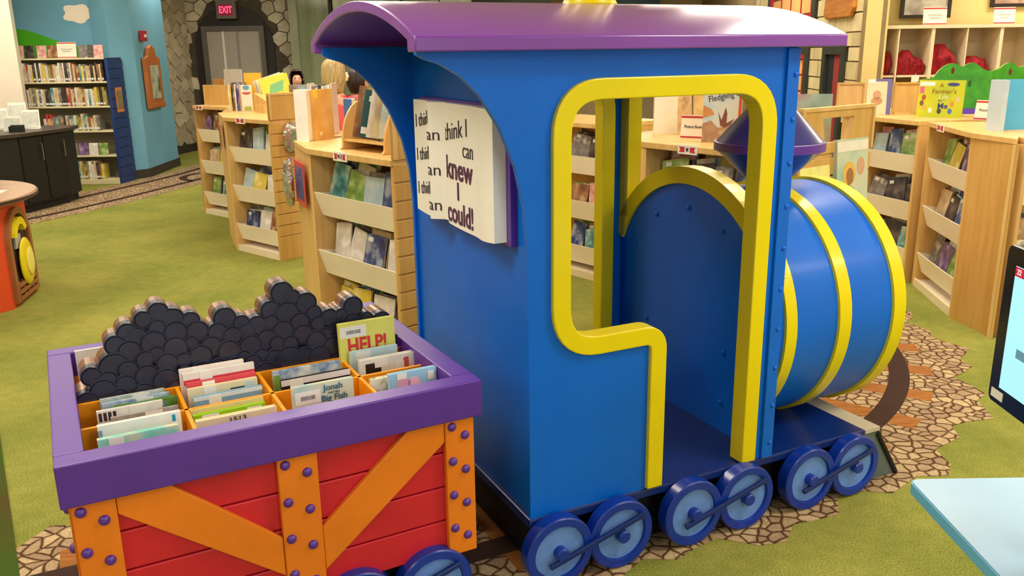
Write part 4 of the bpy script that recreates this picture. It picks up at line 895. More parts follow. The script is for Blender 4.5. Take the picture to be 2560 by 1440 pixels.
# --- on the W-Z bookcase
fine_book('picture_book', (-1.235, 5.20, 1.15), -0.55, 0.10, 0.05, 0.30, sol('plain_white', (240, 238, 236)), 'tall plain white book standing on the W-Z bookcase', 0, 0)
fine_book('picture_book', (-1.165, 5.235, 1.15), 0.95, 0.10, 0.014, 0.28, sol('ivory', (232, 226, 206)), 'ivory book between the white and golden books on W-Z', 0, -0.02)
r = fine_book('picture_book', (-1.115, 5.285, 1.15), 1.17, 0.185, 0.045, 0.298, picture('cover_golden', [(208, 150, 70), (220, 164, 84), (226, 184, 110)], 7, 2.0), 'large golden brown book standing open-backed on the W-Z bookcase', 0, 0.0, pmat=sol('gold_pages', (232, 214, 170)))
patch(r, 'title_box', sol('pale_gold', (240, 206, 140)), rect(-0.06, -0.03, 0.03, 0.052)); patch(r, 'yellow_corner', sol('sun_yellow', (238, 200, 60)), rect(-0.1, -0.06, 0.25, 0.298))
fine_book('picture_book', (-0.985, 5.36, 1.15), 0.0, 0.05, 0.16, 0.235, sol('cobalt_stripe', (70, 104, 170)), 'cobalt blue book with white edges behind the golden book', 0, 0)
# arched wooden book stand with leaning books
d3 = S3a
bs = empty('book_stand', (-0.93, 4.71, 1.15), d3, 'arched maple book stand on the W-Z bookcase holding leaning books', 'book stand')
ah = [(0.0, 0.0), (0.30, 0.0)] + [(0.02 + 0.28 * (0.5 + 0.5 * math.cos(math.radians(a))), 0.02 + 0.24 * math.sin(math.radians(a))) for a in range(0, 181, 12)]
MB().prism(ah, lambda p, q, t: (t, p, q), 0.0, 0.016).build('end_arch', WOOD, bs, bevel=0.003)
MB().prism([(0.03, 0.045), (0.24, 0.02), (0.24, 0.034), (0.03, 0.059)], lambda p, q, t: (t, p, q), 0.016, 0.40).build('ledge', WOOD, bs); MB().box(0.016, 0.40, 0.24, 0.256, 0.0, 0.20).build('back_board', WOOD, bs); MB().prism(ah, lambda p, q, t: (t, p, q), 0.40, 0.416).build('end_arch', WOOD, bs, bevel=0.003)
for k, (dx, cn, lb, w, h, t) in enumerate(((0.090, 'brown', 'brown and green book leaning on the arched stand', 0.15, 0.27, 0.012), (0.135, 'teal', 'dark teal book with two white stickers on the arched stand', 0.15, 0.25, 0.016), (0.190, 'white', 'white book leaning behind the dark teal book', 0.16, 0.28, 0.012), (0.225, 'cream', 'cream book next to the white books on the arched stand', 0.16, 0.27, 0.010), (0.275, 'pale blue', 'pale grey blue book with green block on the arched stand', 0.17, 0.27, 0.014))):
    p = bs.matrix_basis @ Vector((dx + 0.075, 0.075 + 0.012 * k, 0.062)); r = fine_book('picture_book', p, d3 + 0.95, w, t, h, cover(cn, 0) if cn != 'teal' else sol('deep_teal', (28, 84, 92)), lb, -0.12, 0.20, 'books on the arched stand')
    if cn == 'teal': patch(r, 'white_sticker', STICK, rect(-0.07, -0.04, 0.02, 0.055)); patch(r, 'white_sticker', STICK, rect(-0.05, -0.02, h - 0.06, h - 0.03))
    if cn == 'pale blue': patch(r, 'green_block', sol('moss', (140, 150, 90)), rect(-0.05, 0.0, 0.05, 0.1))
# posters on the slanted end of W-Z and bags hung on the slats
def on_panel(A, B, s_, z):  # plan line A->B, distance s_, height z
    d = Vector((B[0] - A[0], B[1] - A[1])).normalized(); return Vector((A[0] + d.x * s_, A[1] + d.y * s_, z)), math.atan2(d.y, d.x)
def S3w(x, y): p = S3r.matrix_basis @ Vector((x, y, 0)); return (p.x, p.y)
A_ = S3w(-0.44, 0.154); B_ = S3w(0, 0)
p, a = on_panel(A_, B_, 0.26, 0.93)
po = empty('poster', tuple(p), a, 'blue poster with red border on the slanted end of the W-Z bookcase', 'poster')
MB().box(-0.16, 0.16, -0.026, -0.021, -0.125, 0.125).build('border', sol('poster_red', (206, 70, 64)), po); MB().box(-0.12, 0.12, -0.0275, -0.026, -0.095, 0.095).build('sheet', picture('poster_blue', [(46, 54, 124), (60, 70, 140), (120, 130, 190)], 6, 1.0), po)
lettering('Take\none home', 0.045, WHITE, po, (0, -0.029, 0.03)) if False else None
SILV = mat('silver_wrap', (206, 204, 200), 0.18, 0.25, 14.0, metal=0.8, bump=0.9, bscale=28)
def bag(loc, rz, w, h, label, t=0.05):
    r = empty('wrapped_bag', loc, rz, label, 'bag')
    mb = MB(); n = 14; m_ = 10
    for j in range(m_ + 1):
        for i in range(n):
            th = 2 * PI * i / n; zz = -h / 2 + h * j / m_; k = 1 - abs(2 * j / m_ - 1) ** 3 * 0.35
            k *= 1 + 0.08 * math.sin(5 * th + j * 1.7)
            mb.v.append((w / 2 * k * math.copysign(abs(math.cos(th)) ** 0.6, math.cos(th)), -t / 2 + t / 2 * k * math.copysign(abs(math.sin(th)) ** 0.8, math.sin(th)), zz + 0.008 * math.sin(3 * th + j)))
    for j in range(m_):
        for i in range(n):
            i2 = (i + 1) % n; mb.face((j * n + i, j * n + i2, (j + 1) * n + i2, (j + 1) * n + i))
    mb.face(list(range(n))[::-1]); mb.face([m_ * n + i for i in range(n)])
    mb.build('pouch', SILV, r, smooth=True)
    MB().box(-w * 0.28, w * 0.28, -t - 0.004, -t + 0.003, -h * 0.2, h * 0.25).build('card', picture('bag_card', [(180, 196, 170), (120, 130, 110), (220, 210, 170)], 14, 2.0), r)
    MB().box(-0.006, 0.006, -0.02, 0.0, h / 2 - 0.01, h / 2 + 0.03).build('hook', SILV, r)
    return r
p = S2r.matrix_basis @ Vector((S2L + 0.018, 0.18, 1.0)); bag(tuple(p), S2a + PI / 2, 0.17, 0.22, 'silver wrapped bag with pale card hanging on the slatted end')
p, a = on_panel(A_, B_, 0.02, 0.90); bag((p.x - 0.02, p.y - 0.03, p.z), a, 0.16, 0.26, 'crumpled silver bag hanging beside the blue poster')
A2 = S2r.matrix_basis @ Vector((-0.60, 0.30, 0)); B2 = S2r.matrix_basis @ Vector((0, 0, 0)); p, a = on_panel((A2.x, A2.y), (B2.x, B2.y), 0.44, 0.98)
r = empty('small_picture', tuple(p), a, 'narrow wooden framed picture on the slanted end of the slatted bookcase', 'picture'); MB().box(-0.10, 0.10, -0.03, -0.0205, -0.10, 0.10).build('frame', mat('frame_wood', (190, 130, 70), 0.5), r); MB().box(-0.07, 0.07, -0.032, -0.03, -0.08, 0.08).build('print', picture('tiny_print', [(60, 50, 40), (140, 120, 70), (90, 90, 60)], 12, 3.0), r)

# --- on the slatted bookcase behind W-Z
x = -2.615
for k in range(9):
    cn = ('white', 'yellow', 'dark', 'brown', 'white', 'navy', 'purple', 'cream', 'grey')[k]
    fine_book('picture_book', (x, 8.24 - 0.004 * k, 1.15), S2a + 0.55, 0.014, 0.16, 0.235 + 0.01 * (k % 3), cover(cn, 1), '%s spined picture book in the row standing behind the slatted bookcase' % cn, 0, 0, 'row of spines on the slatted bookcase', False); x += 0.016
S2b = MB().prism([(-2.645, 8.06), (-2.83, 8.9), (-1.75, 8.6), (-1.60, 7.62), (-1.98, 7.90), (-2.34, 8.25)], XY, 0.0, 1.149).build('bookcase_back_unit', WOOD2); tag(S2b, 'plain maple unit back to back with the slatted bookcase', 'bookcase')
r = fine_book('picture_book', (-2.44, 8.20, 1.15), 0.05, 0.10, 0.012, 0.235, sol('cover_cream_red', (236, 226, 214)), 'cream picture book with blue dome and red arc on its cover'); patch(r, 'blue_dome', sol('dome_blue', (110, 160, 196)), ell(0.0, 0.21, 0.03, 0.022)); patch(r, 'green_strip', sol('strip_green', (176, 190, 70)), rect(-0.03, 0.035, 0.005, 0.04)); patch(r, 'red_arc', sol('arc_red', (196, 90, 90)), [(-0.04, 0.17), (0.04, 0.17), (0.035, 0.155), (0.0, 0.145), (-0.035, 0.155)])
fine_book('picture_book', (-2.41, 8.33, 1.15), 0.0, 0.16, 0.02, 0.34, sol('marigold', (226, 180, 60)), 'tall marigold yellow book behind the wooden stand')
stn = empty('book_stand', (-2.31, 7.98, 1.15), S2a, 'small maple block stand holding tilted yellow picture books', 'book stand')
MB().prism([(0, 0), (0.20, 0), (0.20, 0.10), (0.15, 0.12), (0.0, 0.17)], XZ, 0, 0.12).build('block', WOOD, stn, bevel=0.003); MB().box(0.05, 0.2, -0.03, 0.0, 0, 0.07).build('lip', WOOD, stn)
for k, (c, lb) in enumerate((((206, 204, 190), 'pale grey book at the back of the tilted stack'), ((232, 232, 200), 'pale cream book tilted in the stand'), ((236, 226, 90), 'bright yellow book with green picture tilted in the stand'))):
    r = fine_book('picture_book', (-2.15 + 0.03 * k, 8.06 - 0.03 * k, 1.27), 0.0, 0.26, 0.02, 0.20, sol('tilt%d' % k, c), lb, 0.0, -0.30 + 0.04 * k, 'tilted books in the block stand')
    if k == 2: patch(r, 'green_picture', sol('mint_pic', (130, 200, 150)), [(-0.07, 0.05), (0.06, 0.06), (0.09, 0.15), (-0.04, 0.13)])
fine_book('picture_book', (-1.83, 7.75, 1.15), 0.0, 0.20, 0.07, 0.245, picture('cover_dusk', [(110, 84, 70), (130, 110, 96), (150, 190, 210)], 6, 3.0), 'brown and pale blue book lying in front of the dark haired person')
# further books on the far bookcase
for k, (dx, h, c, lb) in enumerate(((0.0, 0.26, (186, 130, 70), 'orange brown book on the bookcase nearest the stone wall'), (0.17, 0.24, (236, 226, 214), 'white book on the bookcase nearest the stone wall'), (0.36, 0.25, (150, 110, 90), 'brown book on the bookcase nearest the stone wall'))):
    fine_book('picture_book', (-3.12 + dx, 9.52 - dx * 0.3, 1.15), -0.3, 0.13, 0.03, h, sol('fb%d' % k, c), lb)
r = empty('leaflet_holder', (-2.93, 9.42, 1.15), -0.2, 'clear leaflet holder with grey sheet on the far bookcase', 'leaflet holder'); MB().box(-0.10, 0.10, 0.0, 0.02, 0.0, 0.36).build('sheet', sol('grey_sheet', (190, 186, 180)), r); MB().box(-0.11, 0.11, -0.01, 0.05, 0.0, 0.02).build('foot', WHITE, r)

# --- on the M bookcase
r = fine_book('picture_book', (0.955, 5.35, 1.15), Ma + 0.9, 0.14, 0.05, 0.30, sol('bone_white', (238, 228, 204)), 'bone white book standing upright on the M bookcase')
r = fine_book('picture_book', (1.06, 5.40, 1.15), 0.35, 0.16, 0.02, 0.28, picture('cover_sepia', [(190, 150, 110), (216, 186, 140), (150, 110, 80)], 12, 2.0), 'sepia picture book behind the Picture Books sign', -0.1)
patch(r, 'white_sticker', STICK, rect(-0.06, -0.03, 0.19, 0.22))
r = fine_book('picture_book', (1.20, 5.22, 1.15), 0.12, 0.20, 0.02, 0.30, picture('cover_leaf_bird', [(196, 158, 104), (214, 180, 120), (150, 120, 70)], 9, 5.0), 'tan picture book with blue bird above the Picture Books sign', -0.1); patch(r, 'blue_bird', sol('bird_blue', (70, 84, 160)), [(-0.05, 0.255), (0.0, 0.27), (0.06, 0.262), (0.03, 0.24), (0.02, 0.222), (0.0, 0.24)])
def pb_sign(loc, rz, label, w=0.15, h=0.13, text='Picture Books', size=0.026, tilt=-0.12, name='shelf_sign'):
    r = bpy.data.objects.new(name, None); COL.objects.link(r); r.location = loc; r.rotation_euler = (tilt, 0, rz); tag(r, label, 'sign')
    MB().box(-w / 2, w / 2, 0, 0.004, 0, h).build('card', mat('sign_card', (246, 236, 220), 0.4), r); MB().box(-w / 2, w / 2, -0.001, 0, h - 0.018, h - 0.006).build('red_bar', LABELRED, r); MB().box(-w / 2, w / 2, -0.001, 0, 0.004, 0.014).build('red_bar', LABELRED, r)
    MB().box(-w / 2, w / 2, 0.004, 0.06, 0, 0.004).build('foot', WHITE, r)
    if text: lettering(text, size, INK, r, (0, -0.0015, h * 0.5), sx=0.78)
    else:
        for k in range(2): MB().box(-w * 0.3 + 0.02 * k, w * 0.3 - 0.02 * k, -0.001, 0, h * 0.52 - 0.026 * k, h * 0.58 - 0.026 * k).build('faded_print', mat('faded_print', (180, 172, 164), 0.6), r)
    return r
pb_sign((1.055, 5.02, 1.15), Ma + 0.35, 'white Picture Books sign with red bars on the M bookcase', 0.155, 0.135)
r = fine_book('picture_book', (1.16, 4.80, 1.15), Ma + 0.45, 0.21, 0.02, 0.285, picture('cover_fledge', [(170, 196, 214), (206, 216, 214), (226, 206, 176)], 7, 2.0), 'Fledgling picture book with brown bird in flight on the M bookcase', -0.08)
patch(r, 'tan_rocks', picture('rocks', [(196, 150, 110), (170, 130, 100), (214, 180, 140)], 14, 1.0), [(-0.105, 0.0), (0.105, 0.0), (0.105, 0.06), (0.05, 0.09), (-0.02, 0.08), (-0.06, 0.12), (-0.105, 0.10)]); patch(r, 'orange_cliff', sol('cliff', (206, 140, 80)), [(-0.105, 0.13), (-0.04, 0.15), (-0.06, 0.18), (-0.105, 0.20)])
patch(r, 'bird', sol('bird_brown', (130, 76, 60)), [(-0.02, 0.165), (0.0, 0.12), (0.02, 0.19), (0.03, 0.155), (0.028, 0.105), (0.07, 0.13), (0.05, 0.095), (0.02, 0.08), (-0.005, 0.09)], -0.0014)
lettering('Fledgling', 0.048, INK, r, (-0.01, -0.0015, 0.245), rot=(PI / 2, -0.22, 0), sx=0.85); patch(r, 'red_edge', sol('vermilion', (214, 80, 46)), rect(0.09, 0.105, 0.0, 0.285), -0.0016)
fine_book('picture_book', (1.295, 4.70, 1.15), Ma + 0.4, 0.05, 0.03, 0.29, sol('jet', (30, 26, 26)), 'black backed book beside the Fledgling book')
fine_book('picture_book', (1.35, 4.60, 1.15), Ma + 0.4, 0.10, 0.03, 0.27, sol('vanilla', (240, 222, 176)), 'vanilla cream book at the end of the M bookcase')
# hung on the slatted end of M
def Mw(x, y, z): return tuple(Mr.matrix_basis @ Vector((x, y, z)))
r = fine_book('picture_book', Mw(ML + 0.045, 0.125, 0.86), Ma + PI / 2, 0.24, 0.02, 0.235, picture('cover_lemon', [(228, 222, 110), (236, 230, 150), (214, 206, 90)], 8, 3.0), 'lemon yellow picture book on the slatted end of the M bookcase', -0.12); patch(r, 'red_bloom', sol('bloom', (206, 96, 70)), ell(-0.04, 0.05, 0.012, 0.018))
r = fine_book('picture_book', Mw(ML + 0.05, 0.42, 0.88), Ma + PI / 2, 0.27, 0.025, 0.33, picture('cover_garden', [(150, 190, 176), (190, 206, 186), (214, 206, 176)], 7, 2.0), 'tall picture book with straw hatted figure on the slatted end', -0.08)
patch(r, 'straw_hat', sol('straw', (226, 182, 84)), ell(-0.03, 0.16, 0.055, 0.06), -0.001); patch(r, 'face', sol('face_brown', (160, 108, 70)), ell(-0.025, 0.145, 0.032, 0.042), -0.0015); patch(r, 'teal_shirt', sol('shirt_teal', (120, 180, 160)), [(-0.10, 0.0), (0.03, 0.0), (0.02, 0.08), (-0.03, 0.105), (-0.07, 0.08)], -0.001); patch(r, 'arm', sol('arm_brown', (170, 112, 74)), [(-0.05, 0.11), (-0.03, 0.11), (0.0, 0.01), (-0.02, 0.0)], -0.002); patch(r, 'white_top', sol('cover_white', (232, 228, 216)), rect(-0.135, 0.135, 0.27, 0.32), -0.001); patch(r, 'second_face', sol('face_pink', (206, 160, 130)), ell(0.07, 0.19, 0.035, 0.045), -0.001)
fine_book('picture_book', Mw(ML - 0.35, 0.55, 1.15), Ma + 0.8, 0.28, 0.02, 0.26, picture('cover_marsh', [(120, 146, 130), (150, 166, 146), (160, 110, 120)], 8, 4.0), 'grey green picture book standing on the back of the M bookcase', -0.1)

# --- on the curved tops at the right
TBL = empty('display_table', (3.35, 6.45, 0), 0.0, 'maple display table behind the D bookcase carrying the green bush', 'table')
MB().prism([(-0.06, 0.36), (0.02, -0.28), (0.05, -0.55), (1.5, -0.55), (1.5, 0.9), (-0.4, 0.9), (-0.4, 0.52)], XY, 1.115, 1.149).build('tabletop', WOOD, TBL)
for (a, b_) in ((0.15, 0.3), (1.4, 0.3), (1.4, 0.8), (-0.2, 0.8)): MB().box(a - 0.025, a + 0.025, b_ - 0.025, b_ + 0.025, 0, 1.115).build('leg', WOOD2, TBL)
r = fine_book('picture_book', (2.80, 6.66, 1.15), -0.18, 0.175, 0.045, 0.265, sol('cover_bear', (226, 214, 176)), 'cream picture book with a brown bear and starry purple edge', -0.10)
patch(r, 'purple_border', sol('starry_purple', (110, 100, 160)), [(-0.03, 0.265), (0.0875, 0.265), (0.0875, 0.0), (0.055, 0.0), (0.055, 0.245), (-0.03, 0.245)]); patch(r, 'bear', sol('bear_tan', (196, 140, 96)), ell(-0.015, 0.10, 0.042, 0.03)); patch(r, 'bear_head', sol('bear_tan2', (206, 156, 110)), ell(-0.015, 0.145, 0.030, 0.034)); patch(r, 'white_sticker', STICK, rect(-0.08, -0.03, 0.235, 0.26), -0.0014)
for k, (x, y, lb) in enumerate(((2.62, 6.75, 'low maple panel holder left of the bear book'), (3.02, 6.66, 'low maple panel holder right of the bear book'))):
    r = empty('book_stand', (x, y, 1.15), -0.15, lb, 'book stand'); MB().box(-0.10, 0.10, 0.03, 0.045, 0, 0.235).build('board', WOOD, r); f = MB(); f.box(-0.10, 0.10, 0.015, 0.05, 0.222, 0.235).box(-0.10, -0.088, 0.015, 0.05, 0, 0.222).box(0.088, 0.10, 0.015, 0.05, 0, 0.222); f.build('frame', WOOD2, r); MB().box(-0.10, 0.10, -0.05, 0.03, 0, 0.015).build('foot', WOOD, r)
r = fine_book('picture_book', (3.085, 6.30, 1.15), -0.62, 0.30, 0.03, 0.262, picture('cover_farm', [(206, 206, 44), (190, 200, 40), (170, 190, 50)], 6, 2.0), "yellow green picture book titled A Farmer's Life for Me", -0.08)
fb = sol('farm_blue', (60, 70, 130)); fp = sol('farm_brown', (150, 84, 50))
lettering('A', 0.04, fp, r, (0.0, -0.0015, 0.225)); lettering("Farmer's", 0.046, fp, r, (0.02, -0.0015, 0.182), sx=1.0); lettering('Life', 0.046, sol('farm_white', (230, 230, 200)), r, (0.02, -0.0015, 0.145)); lettering('for', 0.022, fb, r, (0.0, -0.0015, 0.118)); lettering('Me', 0.055, fb, r, (0.02, -0.0015, 0.08), bold=0.001)
patch(r, 'white_sticker', STICK, rect(-0.145, -0.045, 0.222, 0.25), -0.0014); patch(r, 'pink_sticker', sol('hot_pink', (226, 90, 160)), rect(-0.14, -0.112, 0.17, 0.215), -0.0014); patch(r, 'cow', fb, ell(0.075, 0.232, 0.04, 0.013)); 
for (cx, cz, c) in ((-0.11, 0.14, (176, 84, 60)), (0.115, 0.13, (214, 190, 150)), (-0.10, 0.07, (214, 170, 90)), (0.08, 0.095, (206, 140, 70)), (-0.06, 0.05, (232, 232, 214)), (0.07, 0.045, (70, 110, 190)), (-0.12, 0.10, (120, 90, 70)), (0.0, 0.045, (60, 70, 80))): patch(r, 'figure', sol('fig_%d_%d' % (cx * 1000, cz * 1000), c), ell(cx, cz, 0.014, 0.02))
pb_sign((3.27, 6.00, 1.15), -0.95, 'white Picture Books sign beside the blue book', 0.17, 0.135)
r = fine_book('picture_book', (3.06, 5.30, 1.15), 0.10, 0.26, 0.03, 0.298, sol('cerulean', (84, 178, 226)), 'bright cerulean book standing open on the curved top', 0.0, 0.0)
r2 = MB().box(-0.16, -0.13, -0.10, 0.03, 0, 0.298).build('open_cover', sol('pale_cover_edge', (190, 206, 220)), r); MB().box(-0.129, -0.10, -0.03, -0.001, 0.0, 0.297).build('spine_fold', sol('deep_blue_fold', (24, 92, 160)), r)
# green bush display
BUSH = mat('bush_green', (58, 160, 30), 0.5, 0.0, 14.0, c2=(44, 132, 34), bump=0.1, bscale=40); BUSHE = mat('bush_edge', (150, 170, 70), 0.5)
gb = empty('bush_display', (3.085, 6.74, 1.15), -0.06, 'green bush shaped cut-out display with red holes on a purple base', 'display')
def crown(P, n=5):
    return smooth_path(P, n)
c1 = crown([(0.0, 0.14), (0.0, 0.20), (0.04, 0.245), (0.10, 0.258), (0.135, 0.265), (0.17, 0.315), (0.22, 0.358), (0.28, 0.368), (0.335, 0.345), (0.37, 0.365), (0.41, 0.372), (0.45, 0.35), (0.50, 0.318), (0.55, 0.31)])
c2 = crown([(0.0, 0.31), (0.06, 0.33), (0.11, 0.362), (0.16, 0.368), (0.21, 0.335), (0.27, 0.345), (0.34, 0.372), (0.44, 0.375), (0.54, 0.35), (0.62, 0.30)])
b1 = MB().prism([(0, 0.035), (0.55, 0.035)] + c1[::-1], XZ, 0, 0.02, 0, 1).build('leaf_panel', [BUSH, BUSHE], gb, rot=(0, 0, -0.10)); b2 = MB().prism([(0, 0.035), (0.62, 0.035)] + c2[::-1], XZ, 0, 0.02, 0, 1).build('leaf_panel', [BUSH, BUSHE], gb, loc=(0.547, -0.055, 0), rot=(0, 0, 0.22))
HOLE = mat('hole_dark_red', (110, 24, 24), 0.7); DLEAF = mat('leaf_cut_dark', (34, 84, 30), 0.7)
for (bb, L0) in ((b1, ((0.27, 0.315), (0.09, 0.20), (0.40, 0.22), (0.24, 0.14))), (b2, ((0.15, 0.30), (0.36, 0.31), (0.10, 0.14), (0.28, 0.17), (0.46, 0.24)))):
    for k, (x, z) in enumerate(L0): MB().prism(ell(x, z, 0.012, 0.026, 12, 0.3), XZ, -0.0015, 0).build('leaf_hole', HOLE if k == 0 else DLEAF, bb)
MB().box(0.10, 1.1, -0.1, 0.14, 0.0, 0.036).build('base', mat('bush_base_purple', (96, 62, 190), 0.4), gb)

# ------------------------------------------------------------------ cubbies with red bags, pictures and signs
CUBM = mat('cubby_cream', (226, 210, 176), 0.5, 0.04, 4.0); CUBB = mat('cubby_back', (196, 174, 132), 0.6, 0.06, 3.0)
cb = empty('cubby_shelf', (3.20, 8.08, 0), -0.02, 'tall cream cubby shelf holding red bags against the yellow wall', 'cubby shelf')
NX = 8; PW = 0.305; ZC_ = 1.83
MB().box(0, NX * PW + 0.03, 0.31, 0.33, 0, ZC_ - 0.03).build('back_panel', CUBB, cb); MB().box(-0.01, NX * PW + 0.04, -0.01, 0.33, ZC_ - 0.03, ZC_).build('top', CUBM, cb)
for i in range(NX + 1):
    tk = 0.03 if i % 2 == 0 else 0.012
    MB().box(i * PW - tk / 2 + 0.015, i * PW + tk / 2 + 0.015, 0.0, 0.31, 0, ZC_ - 0.03).build('upright', CUBM, cb)
for z in (0.1, 0.52, 0.95, 1.375):
    for i in range(NX): MB().box(i * PW + 0.03, (i + 1) * PW, 0.002, 0.31, z, z + 0.018).build('shelf_board', CUBM, cb)
REDB = mat('red_bag_cloth', (150, 14, 30), 0.85, 0.25, 18.0, bump=0.4, bscale=40)
def red_bag(cx, z, w, h, label, strap=False, seed=0):
    p = cb.matrix_basis @ Vector((cx, 0.14, z)); r = empty('red_bag', tuple(p), 0.02 * seed, label, 'bag', 'red bags in the cubbies')
    mb = MB(); n = 18; m_ = 9; q = random.Random(seed)
    for j in range(m_ + 1):
        t = j / m_
        k = (0.85 + 0.25 * math.sin(PI * t)) * (1 - 0.65 * max(0, t - 0.55) / 0.45)
        for i in range(n):
            th = 2 * PI * i / n; kk = k * (1 + 0.14 * math.sin(3 * th + seed + 2 * t) + 0.08 * math.sin(7 * th + 5 * t) + q.uniform(-0.07, 0.07))
            mb.v.append((w / 2 * kk * math.cos(th) + 0.03 * t * math.sin(seed), 0.10 * kk * math.sin(th), h * t))
    for j in range(m_):
        for i in range(n):
            i2 = (i + 1) % n; mb.face((j * n + i, j * n + i2, (j + 1) * n + i2, (j + 1) * n + i))
    mb.face(list(range(n))[::-1]); mb.face([m_ * n + i for i in range(n)])
    mb.build('cloth', REDB, r, smooth=True)
    pts = [(-0.05 + 0.10 * k / 8, -0.105 - 0.02 * math.sin(PI * k / 8), (0.02 - 0.17 * math.sin(PI * k / 8)) if strap else (h * 0.25 + 0.10 * math.sin(PI * k / 8))) for k in range(9)]
    MB().tube(pts, 0.008, 6).build('strap', REDB, r)
    return r
zt1 = 1.394; zt2 = 0.969
red_bag(0.255, zt1, 0.09, 0.21, 'round red bag with strap hanging over its shelf edge', True, 1); red_bag(0.42, zt1, 0.20, 0.22, 'upright red bag sharing a cubby with a flopped bag', False, 2); red_bag(0.525, zt1, 0.17, 0.16, 'flopped red bag with white tag beside the upright one', False, 3)
red_bag(0.78, zt1, 0.26, 0.27, 'large overstuffed red bag in the middle cubby', False, 4); red_bag(1.09, zt1, 0.24, 0.16, 'low red bag half hidden by the green bush', False, 5); red_bag(1.70, zt1, 0.22, 0.18, 'red bag in a cubby near the second picture', False, 6)
red_bag(0.47, zt2, 0.26, 0.19, 'red bag lying in the lower cubby beside the farm book', False, 7); red_bag(0.255, zt2, 0.09, 0.18, 'red bag in the lower corner cubby', False, 8)
tg = empty('paper_tag', tuple(cb.matrix_basis @ Vector((0.50, -0.004, 1.36))), 0, 'small white paper tag hanging from a cubby shelf', 'tag'); MB().box(-0.035, 0.035, -0.004, 0, -0.08, 0.03).build('card', WHITE, tg); MB().cyl((0, -0.003, 0.028), (0, -0.003, 0.05), 0.002, n=6).build('string', WHITE, tg)
for (cx, w, h, tx, lb) in ((0.65, 0.21, 0.155, '', 'white shelf sign with pink bars under the large picture'), (1.27, 0.19, 0.145, '', 'white shelf sign with pink bars under the small picture')):
    p = cb.matrix_basis @ Vector((cx, 0.06, ZC_)); pb_sign(tuple(p), -0.02, lb, w, h, tx, 0.028, -0.08)
for (x0, x1, z0, z1, lb, cs) in ((3.68, 4.14, 1.90, 2.50, 'large black framed grey and white animal picture on the yellow wall', [(150, 146, 136), (200, 196, 184), (90, 88, 84)]), (4.52, 5.0, 1.99, 2.5, 'black framed brownish picture on the yellow wall', [(150, 120, 104), (190, 160, 140), (120, 90, 70)])):
    r = empty('framed_picture', ((x0 + x1) / 2, 8.475, z0), -0.04, lb, 'picture'); w = (x1 - x0) / 2; h = z1 - z0
    f = MB(); f.box(-w, w, -0.03, 0.0, 0, 0.03).box(-w, w, -0.03, 0, h - 0.03, h).box(-w, -w + 0.03, -0.03, 0, 0.03, h - 0.03).box(w - 0.03, w, -0.03, 0, 0.03, h - 0.03); f.build('frame', mat('frame_black', (34, 26, 24), 0.35), r)
    MB().box(-w + 0.03, w - 0.03, -0.014, -0.004, 0.03, h - 0.03).build('print', picture('wall_print_%d' % int(x0 * 100), cs, 5, x0), r)
# storage things seen behind, between the stand and the cab
dk = empty('dark_cabinet', (-1.30, 9.6, 0), 0.1, 'dark brown cabinet standing behind the people', 'cabinet'); MB().box(0, 1.1, 0, 0.4, 0, 1.46).build('body', mat('cab_brown', (92, 72, 56), 0.5, 0.15, 3.0), dk); MB().box(-0.02, 1.12, -0.02, 0.42, 1.46, 1.50).build('top', mat('cab_brown', (92, 72, 56)), dk)
for k in range(3): MB().box(0.03 + 0.36 * k, 0.35 + 0.36 * k, -0.018, 0.0, 0.05, 1.42).build('door', mat('cab_dark', (60, 46, 40), 0.5), dk)
wc = empty('wooden_crate', (-0.98, 7.9, 1.05), 0.05, 'small orange wooden crate on a low white cart behind the people', 'crate')
for (a, b_, c, d_) in ((0, 0.28, 0, 0.016), (0, 0.28, 0.2, 0.216), (0, 0.016, 0.016, 0.2), (0.264, 0.28, 0.016, 0.2)): MB().box(a, b_, c, d_, 0, 0.30).build('side', mat('crate_wood', (210, 150, 76), 0.5, 0.1, 4.0), wc)
MB().box(0.016, 0.264, 0.016, 0.2, 0, 0.012).build('bottom', mat('crate_wood', (210, 150, 76)), wc)
wt = empty('white_cart', (-1.05, 7.75, 0), 0.05, 'low white book cart with pink panel behind the W-Z bookcase', 'cart'); MB().box(0, 0.6, 0, 0.5, 0.95, 1.05).build('bin', mat('cart_white', (236, 226, 210), 0.4), wt); MB().box(0.0, 0.1, -0.006, 0.0, 0.8, 0.97).build('pink_panel', mat('cart_pink', (206, 90, 100), 0.4), wt); MB().box(0.02, 0.58, 0.02, 0.48, 0.12, 0.95).build('body', mat('cart_white', (236, 226, 210)), wt)
for (a, b_) in ((0.05, 0.05), (0.55, 0.05), (0.05, 0.45), (0.55, 0.45)): MB().cyl((a, b_ - 0.012, 0.06), (a, b_ + 0.012, 0.06), 0.06, n=16).build('caster', BLACK, wt)
sc = empty('spine_crate', (-1.50, 6.15, 0.0), 0.0, 'white pamphlet box full of thin spines beside the golden book', 'pamphlet box'); 
sc.location = (-1.40, 5.64, 1.15); S3b = MB().prism([(-1.25, 5.42), (-1.36, 5.85), (-0.95, 5.98), (-0.88, 5.60)], XY, 0.0, 1.149).build('bookcase_back_unit', WOOD2); tag(S3b, 'plain maple unit back to back with the W-Z bookcase', 'bookcase')
MB().box(0.12, 0.25, 0.0, 0.004, 0, 0.30).build('front', sol('box_pink', (226, 196, 186)), sc) if False else None
for k in range(7): MB().box(0.125 + 0.019 * k, 0.140 + 0.019 * k, 0.0, 0.16, 0.004, 0.31 - 0.008 * (k % 3)).build('pamphlet', cover(('white', 'grey', 'white', 'dark', 'white', 'pale blue', 'white')[k], 0), sc)
